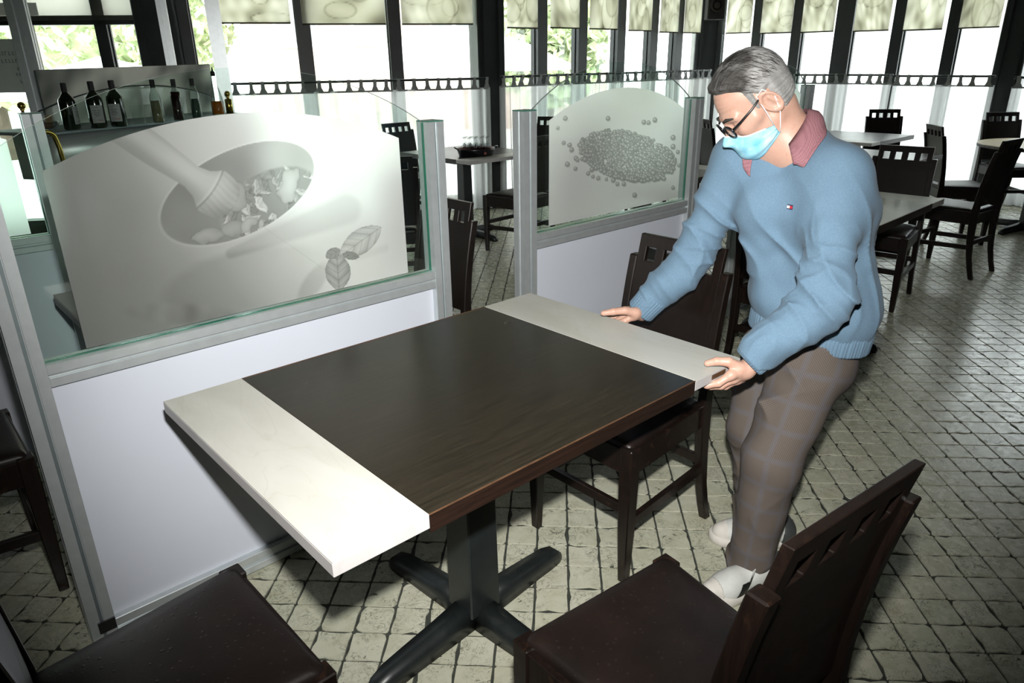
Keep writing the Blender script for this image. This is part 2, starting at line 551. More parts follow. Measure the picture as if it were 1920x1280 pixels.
# ---- floor slab of grout, stone tiles bedded in it
floor = struct(obj('floor', MB().prism([(x * 1.03, y * 1.02) for x, y in ROOM], -0.12, -0.0045), 'grout'))
TILES = []
def tile_outline(seed, fine=True):
    r = random.Random(seed)
    hx, hy = (TSX - 0.0062) / 2, (TS - 0.0062) / 2
    cs = [(1, 1), (-1, 1), (-1, -1), (1, -1)]
    pts = []
    for i in range(4):
        a = cs[i]; b = cs[(i + 1) % 4]
        chip = r.choice([0.003, 0.005, 0.007, 0.020, 0.010, 0.004]) * r.uniform(0.6, 1.1)
        ax, ay = a[0] * hx, a[1] * hy
        pv = cs[i - 1]
        d1 = np.array([pv[0] - a[0], pv[1] - a[1]]) / 2; d2 = np.array([b[0] - a[0], b[1] - a[1]]) / 2
        A = np.array([ax, ay])
        pts += [A + d1 * chip * r.uniform(0.5, 1.2), A + (d1 + d2) * chip * 0.32, A + d2 * chip * r.uniform(0.5, 1.2)]
        B = np.array([b[0] * hx, b[1] * hy])
        if fine:
            for t in (0.36, 0.66):
                inw = -np.array([a[0] + b[0], a[1] + b[1]]) / 2
                pts.append(A + (B - A) * (t + r.uniform(-.1, .1)) + inw * r.choice([0, 0.0008, 0.0015, 0.003, 0.007]) * r.uniform(0, 1.2))
    return pts
def tile_mesh(seed, fine=True):
    pts = tile_outline(seed, fine); n = len(pts)
    vs = [(p[0], p[1], 0) for p in pts] + [(p[0] * 1.01, p[1] * 1.01, -0.005) for p in pts]
    fs = [tuple(range(n))] + [(i, n + i, n + (i + 1) % n, (i + 1) % n) for i in range(n)]
    return vs, fs
VAR = [tile_mesh(100 + i) for i in range(20)]
VARM = []
for vs_, fs_ in VAR:
    me = bpy.data.meshes.new('tile'); me.from_pydata(vs_, [], fs_); me.materials.append(MATS['stone_tile'])
    VARM.append(me)
OCC = [[(300, 750), (990, 545), (1390, 665), (1310, 730), (815, 985), (625, 1070)], [(85, 730), (825, 530), (840, 640), (580, 1010), (440, 1095), (200, 1180)],
       [(95, 1240), (430, 1055), (620, 1280), (60, 1300)], [(955, 1210), (1250, 1040), (1470, 1180), (1700, 860), (1740, 940), (1560, 1300), (960, 1300)],
       [(1170, 440), (1370, 500), (1380, 570), (1600, 640), (1500, 900), (1460, 1070), (1360, 1060), (1360, 740), (1320, 800), (1200, 880), (1170, 600)],
       [(850, 960), (925, 930), (935, 1150), (860, 1150)], [(0, 0), (840, 0), (840, 600), (85, 730), (200, 1180), (0, 640)], [(1010, 0), (1330, 0), (1400, 560), (1010, 560)]]
cand = []
for u in range(-110, 110):
    for v in range(-40, 100):
        c = lat(u + 0.5, v + 0.5)
        if c[1] < 0.25 or not inside(c, ROOM):
            continue
        p = px((c[0], c[1], 0))
        if not (-260 < p[0] < 2180 and 0 < p[1] < 1560):
            continue
        q = [px((*lat(u + a, v + b), 0)) for a, b in ((0, 0), (1, 0), (1, 1), (0, 1))]
        ar = abs(sum(q[i][0] * q[(i + 1) % 4][1] - q[(i + 1) % 4][0] * q[i][1] for i in range(4))) / 2
        vis = (5 < p[0] < 1915 and 5 < p[1] < 1275) and not any(inside(p, o) for o in OCC)
        cand.append((ar if vis else -1, u, v, c))
cand.sort(key=lambda t: -t[0])
fieldv, fieldf = [], []
for k, (ar, u, v, c) in enumerate(cand):
    r = random.Random(u * 1000 + v)
    vi = r.randrange(20); rot = r.choice([0, math.pi]) + TTH + r.uniform(-.008, .008)
    dz = r.uniform(-.0006, .0006)
    if k < 300:
        o = bpy.data.objects.new('tile', VARM[vi]); COL.objects.link(o)
        o.location = (c[0], c[1], dz); o.rotation_euler = (0, 0, rot); o.parent = floor
    else:
        vs_, fs_ = VAR[vi]
        cs_, sn = math.cos(rot), math.sin(rot); b = len(fieldv)
        fieldv += [(x * cs_ - y * sn + c[0], x * sn + y * cs_ + c[1], z + dz) for x, y, z in vs_]
        fieldf += [tuple(i + b for i in f) for f in fs_]
me = bpy.data.meshes.new('tile_field'); me.from_pydata(fieldv, [], fieldf)
tf = obj('tile_field', me, 'stone_tile', floor); tf['kind'] = 'stuff'

# ---- ceiling and closed walls
struct(obj('ceiling', MB().prism([(x * 1.05, y * 1.04) for x, y in ROOM], 2.9, 3.05), 'ceiling_paint'))
struct(obj('wall_back', MB().box(-7.8, 7.5, -2.8, -2.6, 0, 2.9), 'wall_paint'))
struct(obj('wall_left', MB().box(-7.8, -7.6, -2.6, 6.4, 0, 2.9), 'wall_paint'))
struct(obj('wall_right', MB().prism([(7.3, -2.6), (7.5, -2.6), (7.5, 4.6), (K5[0] + .2, K5[1]), K5, (7.3, 4.55)], 0, 2.9), 'wall_paint'))

# ---- glazed facade
def v2(p): return np.array([p[0], p[1], 0.0])
def facade(name, a, b, mulls, wm=0.10, z1=2.9, transom=None):
    """mulls: list of plan points of the mullion centres on the line a-b"""
    root = empty_struct(name)
    A, B = v2(a), v2(b); t = (B - A) / np.linalg.norm(B - A); n = np.array([-t[1], t[0], 0])
    root.location = tuple(A); root.rotation_euler = (0, 0, math.atan2(t[1], t[0]))
    Ln = np.linalg.norm(B - A)
    ss = [(v2(m[:2]) - A) @ t for m in mulls]
    ws = [m[2] if len(m) > 2 else wm for m in mulls]
    for s, w_ in zip(ss, ws):
        mb = MB().box(s - w_ / 2, s + w_ / 2, -0.05, 0.07, 0, z1)
        mb.box(s - w_ / 2 - 0.012, s + w_ / 2 + 0.012, 0.0, 0.03, 0, z1)
        obj('mullion', mb, 'black_frame', root)
    obj('sill', MB().box(0, Ln, -0.06, 0.08, 0, 0.14), 'black_frame', root)
    obj('head_beam', MB().box(0, Ln, -0.06, 0.08, z1 - 0.12, z1), 'black_frame', root)
    if transom:
        obj('transom', MB().box(0, Ln, -0.04, 0.06, transom[0], transom[1]), 'black_frame', root)
    ed = [0.0] + list(ss) + [Ln]
    for i in range(len(ed) - 1):
        if ed[i + 1] - ed[i] > 0.25:
            obj('pane', MB().box(ed[i] + 0.04, ed[i + 1] - 0.04, 0.005, 0.013, 0.14, z1 - 0.12), 'window_glass', root)
    return root, A, t, n
def mp(xs, a, b, y=90):
    return [tuple(online((x, y), a, b)[:2]) for x in xs]
w1, *_ = facade('window_1', K0, K1, mp([52, 197], K0, K1, 75), 0.10, transom=None)
w2, A2, t2, n2 = facade('window_2', K1, K2, mp([352, 572, 741], K1, K2), 0.115)
w3, A3, t3, n3 = facade('window_3', K2, K3, mp([1012, 1087, 1159, 1220, 1267], K2, K3), 0.135)
w4, A4, t4, n4 = facade('window_4', K3, K4, [p if i != 2 else (p[0], p[1], 0.2) for i, p in enumerate(mp([1422, 1496, 1584, 1685, 1788], K3, K4, 60))], 0.12)
w5, A5, t5, n5 = facade('window_5', K4, K5, [(K4[0] + (K5[0] - K4[0]) * f, K4[1] + (K5[1] - K4[1]) * f) for f in (0.5,)], 0.12)
def column(name, p, w_, d_, ang):
    mb = MB().box(-w_ / 2, w_ / 2, -d_ / 2, d_ / 2, 0, 2.9)
    o = struct(obj(name, mb, 'black_frame', None, 0.01)); o.location = (p[0], p[1], 0); o.rotation_euler = (0, 0, ang)
    for s in (-1, 1):
        obj('ridge', MB().box(s * w_ * 0.28 - 0.012, s * w_ * 0.28 + 0.012, -d_ / 2 - 0.018, -d_ / 2 + 0.002, 0, 2.9), 'black_frame', o)
    return o
column('trim_1', K1, 0.36, 0.2, 0.1)
column('trim_2', online((913, 90), K1, K2)[:2], 0.30, 0.22, math.atan2(t2[1], t2[0]) * 0.5 + math.atan2(t3[1], t3[0]) * 0.5)
column('trim_3', K3, 0.38, 0.25, -0.05)
column('trim_4', (K4[0] + 0.05, K4[1]), 0.26, 0.2, -0.8)
W1L = math.hypot(K1[0] - K0[0], K1[1] - K0[1]) - 0.15
obj('transom', MB().box(0, W1L, -0.05, 0.06, 0, 0.075), 'black_frame', w1).location = (0, 0, online((150, 47), K0, K1)[2])
obj('blind_cloth', MB().add([(0, -.05, 0), (W1L, -.05, 0), (W1L, -.05, .6), (0, -.05, .6)], [(0, 1, 2, 3)]), 'plain_blind', w1).location = (0, 0, online((150, 39), K0, K1)[2])
obj('bulkhead_plate', MB().box(-.17, .17, -0.07, -0.06, 0, 0.1), 'house_white', w1).location = (np.linalg.norm(online((38, 24), K0, K1)[:2] - np.array(K0)), 0, online((38, 30), K0, K1)[2])

# ---- what stands outside on the terrace
struct(obj('ground', MB().box(-40, 40, 4, 60, -0.4, -0.13), 'terrace'))
def parasol(p, r, h, label):
    t = thing('parasol', label, 'parasol', (p[0], p[1], -0.13))
    obj('pole', MB().tube([(0, 0, 0), (0, 0, h)], 0.03, 8), 'house_white', t)
    obj('canopy', MB().lathe([(r, h - r * 0.33), (r * 0.55, h - r * 0.13), (0.02, h)], 8, cap=False), 'parasol_cloth', t)
    obj('base', MB().box(-.3, .3, -.3, .3, 0, .08), 'terrace', t)
parasol((-5.4, 10.2), 1.5, 1.75, 'white terrace parasol outside the window behind the bottle counter')
parasol((-0.9, 13.2), 2.2, 2.2, 'broad white terrace parasol in front of the brick house')
def house(name, label, x0, x1, y, h, mat, wins):
    t = thing(name, label, 'building', (x0, y, -0.13))
    obj('facade', MB().box(0, x1 - x0, 0, 4, 0, h), mat, t)
    for (a, b, c, d) in wins:
        w_ = obj('window', MB().box(a, b, -0.05, 0.02, c, d), 'house_white', t)
        obj('pane', MB().box(a + .08, b - .08, -0.07, -0.045, c + .08, d - .08), 'dark_pane', w_)
house('brick_house', 'red brick house across the terrace with white window frames', -6.5, 2.5, 19, 7, 'brick_wall', [(0.8 + i * 1.9, 1.9 + i * 1.9, 2.0, 3.4) for i in range(4)])
house('white_house', 'plain white building across the terrace behind the bow window', 6, 24, 24, 6, 'house_white', [(2 + i * 4, 3.6 + i * 4, 1.6, 3.2) for i in range(4)])
def bush(p, r, hh, label, seed):
    t = thing('garden_tree', label, 'tree', (p[0], p[1], -0.13), 0, 'trees beyond the terrace')
    obj('trunk', MB().tube([(0, 0, 0), (0.05, 0, hh * 0.4), (0, 0, hh * 0.8)], [0.12, 0.1, 0.05], 7), 'bark', t)
    rr = random.Random(seed); mb = MB()
    for _ in range(2600):
        a = rr.gauss(0, 1), rr.gauss(0, 1), rr.gauss(0, 1); l = math.sqrt(sum(c * c for c in a))
        k = rr.uniform(0.6, 1) / l
        c = Vector((a[0] * k * r, a[1] * k * r, hh * 0.6 + a[2] * k * hh * 0.42))
        e = Vector((rr.uniform(-1, 1), rr.uniform(-1, 1), rr.uniform(-1, 1))) * 0.16; g = Vector((rr.uniform(-1, 1), rr.uniform(-1, 1), rr.uniform(-1, 1))) * 0.12
        mb.add([c - e, c + g, c + e, c - g], [(0, 1, 2, 3)])
    lf = obj('foliage', mb, 'leaf_green', t); lf['kind'] = 'stuff'
bush((-9.5, 14.0), 2.6, 5.0, 'leafy green tree beyond the terrace seen over the bottle counter', 1)
bush((-9.6, 20.5), 2.3, 4.4, 'round green tree beside the brick house across the terrace', 2)
bush((0.9, 16.8), 1.3, 3.4, 'small green tree in front of the brick house across the terrace', 3)

# ---- printed blinds
def print_grid(name, us, tops, bots, pos, val, mat, parent, thick=0.0):
    """grid mesh of a flat print; pos(u, z) -> local point, val(points) -> attribute"""
    nu, nz = len(us), 0
    V, Fc = [], []
    nz = val[1]
    for i, u in enumerate(us):
        for j in range(nz):
            z = bots[i] + (tops[i] - bots[i]) * j / (nz - 1)
            V.append(pos(u, z))
    for i in range(nu - 1):
        for j in range(nz - 1):
            a = i * nz + j
            Fc.append((a, a + nz, a + nz + 1, a + 1))
    me = bpy.data.meshes.new(name); me.from_pydata(V, [], Fc)
    at = me.attributes.new('print', 'FLOAT', 'POINT')
    at.data.foreach_set('value', np.clip(val[0](np.array(V)), 0, 1).astype(np.float32))
    return obj(name, me, mat, parent)
def smooth_noise(P, seed, k):
    r = np.random.default_rng(seed); s = np.zeros(len(P))
    for _ in range(10):
        w_ = r.normal(0, k, 2); s += np.sin(P[:, 0] * w_[0] + P[:, 1] * w_[1] + r.uniform(0, 6.28))
    return s / 3.2
BLIND_WORDS = ['tall glasses', 'a bowl of food', 'stacked crockery', 'wine bottles', 'fruit on a board', 'folded napkins', 'a carafe', 'grapes', 'oil and bread', 'a large plate', 'a spoon', 'set tables', 'stemmed glasses', 'pasta', 'a pan']
def blind(a, b, px0, px1, py, idx, where):
    P0 = online((px0, py), a, b); P1 = online((px1, py), a, b)
    A = v2(a); B = v2(b); t = (B - A) / np.linalg.norm(B - A); n = np.array([-t[1], t[0], 0])
    off = -n * 0.07
    zb = (P0[2] + P1[2]) / 2; Ln = np.linalg.norm((P1 - P0)[:2])
    root = thing('window_blind', f'printed sepia roller blind {where}', 'blind', v2(P0) + off + np.array([0, 0, zb]), math.atan2(t[1], t[0]), 'printed roller blinds over the windows')
    us = np.linspace(0, Ln, 60)
    def val(V):
        q = np.stack([V[:, 0] / Ln, V[:, 2] / 0.8], 1)
        s = 0.66 + 0.22 * smooth_noise(q, 50 + idx, 7) + 0.16 * smooth_noise(q, 90 + idx, 18)
        r = np.random.default_rng(idx)
        for _ in range(4):
            c = r.uniform(0.1, 0.9), r.uniform(0.05, 0.8); ra, rb = r.uniform(0.1, 0.32), r.uniform(0.05, 0.25)
            d = np.hypot((q[:, 0] - c[0]) / ra, (q[:, 1] - c[1]) / rb)
            s = np.where(d < 1, s * 0.55 + 0.45 * (0.35 + 0.5 * r.random()) + 0.1 * (1 - d), s) - 0.22 * np.exp(-((d - 1) / 0.08) ** 2)
        return s
    o = print_grid('blind_cloth', us, [2.75 - zb] * 60, [0.0] * 60, lambda u, z: (u, 0, z), (val, 70), 'blind_print', root)
    obj('bottom_bar', MB().tube([(0, 0, 0), (Ln, 0, 0)], 0.008, 6), 'blind_print', root)
    obj('roller', MB().tube([(0, -0.02, 2.74 - zb), (Ln, -0.02, 2.74 - zb)], 0.03, 8), 'rod', root)
bi = 0
S2 = 'in the window run left of the steel-framed corner'
for (x0, x1, y_), wh in zip([(410, 545, 44), (567, 722, 46), (752, 884, 46)], ['beside the bottle counter', 'over the second pane from the bottle counter', 'next to the dark corner post behind the glasses tray']):
    blind(K1, K2, x0, x1, y_, bi, wh); bi += 1
for (x0, x1, y_), wh in zip([(943, 1000, 53), (1024, 1078, 53), (1097, 1149, 55), (1170, 1213, 58), (1228, 1263, 61), (1273, 1305, 62)],
        ['on the pane just right of the post behind the glasses tray', 'on the second pane past the post behind the tray', 'on the third pane past the post behind the tray', 'on the fourth pane past the post behind the tray', 'on the fifth pane past the post behind the tray', 'on the pane next to the loudspeaker column']):
    blind(K2, K3, x0, x1, y_, bi, wh); bi += 1
for (x0, x1, y_), wh in zip([(1366, 1412, 62), (1430, 1488, 62), (1506, 1567, 60), (1604, 1670, 58), (1697, 1770, 56), (1801, 1877, 52)],
        ['on the first pane beyond the loudspeaker column', 'on the pane above the bent man', 'on the pane left of the widest mullion', 'on the pane right of the widest mullion', 'on the second pane from the dark end post', 'on the last pane beside the dark end post']):
    blind(K3, K4, x0, x1, y_, bi, wh); bi += 1

# ---- sheer half curtains on their rods
def curtain_run(a, b, p0, p1, zr, label, seed, group, off_in=0.25):
    A = v2(a); B = v2(b); t = (B - A) / np.linalg.norm(B - A); n = np.array([-t[1], t[0], 0])
    P0 = v2(p0) - n * off_in; P1 = v2(p1) - n * off_in
    Ln = np.linalg.norm(P1 - P0); r = random.Random(seed)
    root = thing('sheer_curtain', label, 'curtain', P0, math.atan2(t[1], t[0]), group)
    nu = int(Ln / 0.014); nz = 14
    ph = [r.uniform(0, 6.28) for _ in range(6)]
    def fold(s, z):
        q = z / zr
        a_ = 0.016 + 0.012 * (1 - q)
        return a_ * (math.sin(s * 46 + ph[0] + 1.6 * math.sin(s * 5 + ph[1])) + 0.6 * math.sin(s * 83 + ph[2] + 2 * math.sin(s * 3.1 + ph[3]) + 0.8 * z)) + 0.02 * math.sin(s * 7 + ph[4] + z)
    V, Fc = [], []
    for i in range(nu + 1):
        s = Ln * i / nu
        for j in range(nz + 1):
            z = 0.03 + (zr - 0.085 - 0.03) * j / nz
            V.append((s, fold(s, z), z))
    for i in range(nu):
        for j in range(nz):
            k = i * (nz + 1) + j
            Fc.append((k, k + nz + 1, k + nz + 2, k + 1))
    me = bpy.data.meshes.new('curtain_cloth'); me.from_pydata(V, [], Fc)
    for p in me.polygons: p.use_smooth = True
    obj('curtain_cloth', me, 'sheer_curtain', root)
    mb = MB(); s = 0.05
    while s < Ln - 0.02:
        wd_ = r.uniform(0.024, 0.034)
        # a tab: flares where it is sewn to the cloth
        for sg in (-1, 1):
            y_ = fold(s, zr - 0.085) * 0.5 + sg * 0.008; h_ = wd_ / 2
            mb.add([(s - h_, sg * 0.0135, zr + 0.014), (s + h_, sg * 0.0135, zr + 0.014), (s + h_, sg * 0.0135, zr - 0.014), (s - h_, sg * 0.0135, zr - 0.014),
                    (s + wd_ * 0.55, y_, zr - 0.05), (s - wd_ * 0.55, y_, zr - 0.05), (s + wd_ * 1.15, y_, zr - 0.09), (s - wd_ * 1.15, y_, zr - 0.09)],
                   [(0, 1, 2, 3), (3, 2, 4, 5), (5, 4, 6, 7)])
        mb.add([(s - wd_ / 2, -0.0135, zr + 0.014), (s + wd_ / 2, -0.0135, zr + 0.014), (s + wd_ / 2, 0.0135, zr + 0.014), (s - wd_ / 2, 0.0135, zr + 0.014)], [(0, 1, 2, 3)])
        s += r.uniform(0.10, 0.15)
    mb.add([(0, -0.012, zr - 0.10), (Ln, -0.012, zr - 0.10), (Ln, -0.012, zr - 0.084), (0, -0.012, zr - 0.084)], [(0, 1, 2, 3)])
    obj('curtain_tab', mb, 'curtain_tab', root)['kind'] = 'stuff'
    rod = tag(obj('curtain_rod', MB().tube([(0, 0, zr), (Ln, 0, zr)], 0.011, 8), 'rod'), 'thin dark rod of the ' + label.replace('sheer ', ''), 'curtain rod', 'curtain rods along the windows')
    rod.location = root.location; rod.rotation_euler = root.rotation_euler
G = 'sheer half curtains along the windows'
c2 = [tuple(p) for p in mp([432, 640, 906], K1, K2, 150)]
zr1 = 1.335
curtain_run(K1, K2, c2[0], c2[1], 1.325, 'white sheer curtain hung beside the bottle counter', 1, G)
curtain_run(K1, K2, c2[1], c2[2], 1.325, 'white sheer curtain hung behind the tray of glasses', 2, G)
c3 = [tuple(p) for p in mp([908, 1088, 1216, 1304], K2, K3, 140)]
curtain_run(K2, K3, c3[0], c3[1], 1.335, 'white sheer curtain just past the corner post by the glasses tray', 3, G)
curtain_run(K2, K3, c3[1], c3[2], 1.335, 'white sheer curtain above the peppercorn screen', 4, G)
curtain_run(K2, K3, c3[2], c3[3], 1.335, 'white sheer curtain ending at the loudspeaker column', 5, G)
c4 = [tuple(p) for p in mp([1362, 1500, 1690, 1880], K3, K4, 140)]
curtain_run(K3, K4, c4[0], c4[1], 1.30, 'grey-white sheer curtain behind the bent man', 6, G)
curtain_run(K3, K4, c4[1], c4[2], 1.28, 'grey-white sheer curtain behind the far square table', 7, G)
curtain_run(K3, K4, c4[2], c4[3], 1.27, 'grey-white sheer curtain behind the round table', 8, G)
k5m = (K4[0] + (K5[0] - K4[0]) * 0.95, K4[1] + (K5[1] - K4[1]) * 0.95)
curtain_run(K4, K5, (K4[0] + .1, K4[1] - .13), k5m, 1.26, 'grey sheer curtain beyond the dark end post', 9, G)

# ---- loudspeaker on the column
sp = thing('loudspeaker', 'small black loudspeaker fixed high on the window column', 'loudspeaker', (K3[0] + 0.0, K3[1] - 0.245, online((1332, 38), (0, K3[1] - 0.3), (5, K3[1] - 0.3))[2]))
obj('cabinet', MB().box(-.112, .112, -.08, .10, 0, .40), 'black_plastic', sp, 0.012)
obj('woofer', MB().lathe([(0.092, 0), (0.087, 0.012), (0.05, -0.002), (0.02, 0.006)], 20).xform(Matrix.Translation((0, -.08, .17)) @ Matrix.Rotation(math.pi / 2, 4, 'X')), 'speaker_grille', sp, 0, True)
obj('tweeter', MB().lathe([(0.035, 0), (0.03, 0.01), (0.005, 0.012)], 16).xform(Matrix.Translation((0, -.08, .33)) @ Matrix.Rotation(math.pi / 2, 4, 'X')), 'speaker_grille', sp, 0, True)

# ================================================================== GLAZED PARTITIONS
def slot_profile(w_, d_, g=0.008, dep=0.007, gy=True):
    """extruded aluminium profile outline with a groove on each face"""
    a, b = w_ / 2, d_ / 2
    def side(p, q, inn):
        p = np.array(p); q = np.array(q); t = (q - p) / np.linalg.norm(q - p); m = (p + q) / 2; inn = np.array(inn)
        return [tuple(p), tuple(m - t * g / 2), tuple(m - t * g / 2 + inn * dep), tuple(m + t * g / 2 + inn * dep), tuple(m + t * g / 2)]
    return side((-a, -b), (a, -b), (0, 1)) + side((a, -b), (a, b), (-1, 0)) + side((a, b), (-a, b), (0, -1)) + side((-a, b), (-a, -b), (1, 0))
POSTP = slot_profile(0.062, 0.06, 0.012, 0.009)
def arc_z(s, s0, s1, z0, zp, p=None):
    """arched top edge through z0 at both ends and zp at the crown"""
    c = (s0 + s1) / 2; hw = (s1 - s0) / 2; h = zp - z0
    R = (hw * hw + h * h) / (2 * h)
    return zp - R + math.sqrt(max(R * R - (s - c) ** 2, 0))
def partition(label, d0, d1, n0, zr0, zr1, zt, zp, film, artf, rail_label=None, res=(430, 230)):
    """posts span d0..d1 along PD with their front face at n0"""
    root = thing('glazed_partition', label, 'partition', dn((d0 + d1) / 2, n0 + 0.03), TA, 'aluminium partitions between the tables')
    hw = (d1 - d0) / 2
    for s in (-1, 1):
        c = s * (hw - 0.031)
        p = obj('post', MB().prism([(x + c, y) for x, y in POSTP], 0, zt - 0.004), 'alu', root)
        obj('post_cap', MB().box(c - .031, c + .031, -.03, .03, zt - 0.004, zt), 'alu_cap', p)
        obj('slot_strip', MB().box(c - .004, c + .004, -.0222, -.0208, 0, zt - 0.004), 'alu_slot', p)
        obj('foot_bracket', MB().box(c - .012, c + .03, -.036, -.030, 0.05, 0.085), 'black_plastic', p)
    a, b = -hw + 0.062, hw - 0.062
    def rail(z0, z1, nm):
        h = z1 - z0
        mb = MB().box(a, b, -.028, .028, z0, z0 + h * 0.40).box(a, b, -.020, .020, z0 + h * .40, z0 + h * .56).box(a, b, -.028, .028, z0 + h * 0.56, z1)
        return obj(nm, mb, 'alu', root, 0.0015)
    rail(zr0, zr1, 'mid_rail'); rail(0.012, 0.072, 'bottom_rail')
    obj('white_panel', MB().box(a, b, -.006, .006, 0.072, zr0), 'white_panel', root)
    # arched glass pane
    seg = 48; us = np.linspace(a, b, seg + 1)
    tops = [arc_z(u, a, b, zt - 0.004, zp) for u in us]
    fr = []; V = []; Fc = []
    for y in (-.004, .004):
        for u, t_ in zip(us, tops):
            V += [(u, y, zr1 - 0.006), (u, y, t_)]
    m_ = 2 * (seg + 1)
    for i in range(seg):
        k = 2 * i
        Fc += [(k, k + 2, k + 3, k + 1), (m_ + k, m_ + k + 1, m_ + k + 3, m_ + k + 2)]
    me = bpy.data.meshes.new('glass_pane'); me.from_pydata(V, [], Fc)
    g = obj('glass_pane', me, 'sheet_glass', root)
    mb = MB()
    for i in range(seg):
        mb.add([(us[i], -.004, tops[i]), (us[i + 1], -.004, tops[i + 1]), (us[i + 1], .004, tops[i + 1]), (us[i], .004, tops[i])], [(0, 1, 2, 3)])
    obj('pane_edge', mb, 'alu', g)
    mb = MB()
    for u in (a, b):
        mb.box(u - .0015, u + .0015, -.0045, .0045, zr1 - .004, zt - .006)
    mb.box(a, b, -.0045, .0045, zr1, zr1 + 0.0016)
    obj('pane_seal', mb, 'glass_edge', g)
    # frosted printed film
    f0, f1, fb, fz0, fzp = film
    u0 = f0 - (d0 + d1) / 2; u1 = f1 - (d0 + d1) / 2
    fu = np.linspace(u0, u1, res[0]); ft = [arc_z(u, u0, u1, fz0, fzp) for u in fu]
    R3 = np.array([PD, PN, [0, 0, 1]]); o3 = np.array(root.location)
    def val(Vl):
        return artf(px(np.asarray(Vl) @ R3 + o3), np.asarray(Vl))
    f = print_grid('frosted_film', fu, ft, [fb] * len(fu), lambda u, z: (u, -.0055, z), (val, res[1]), 'frosted_print', root)
    return root

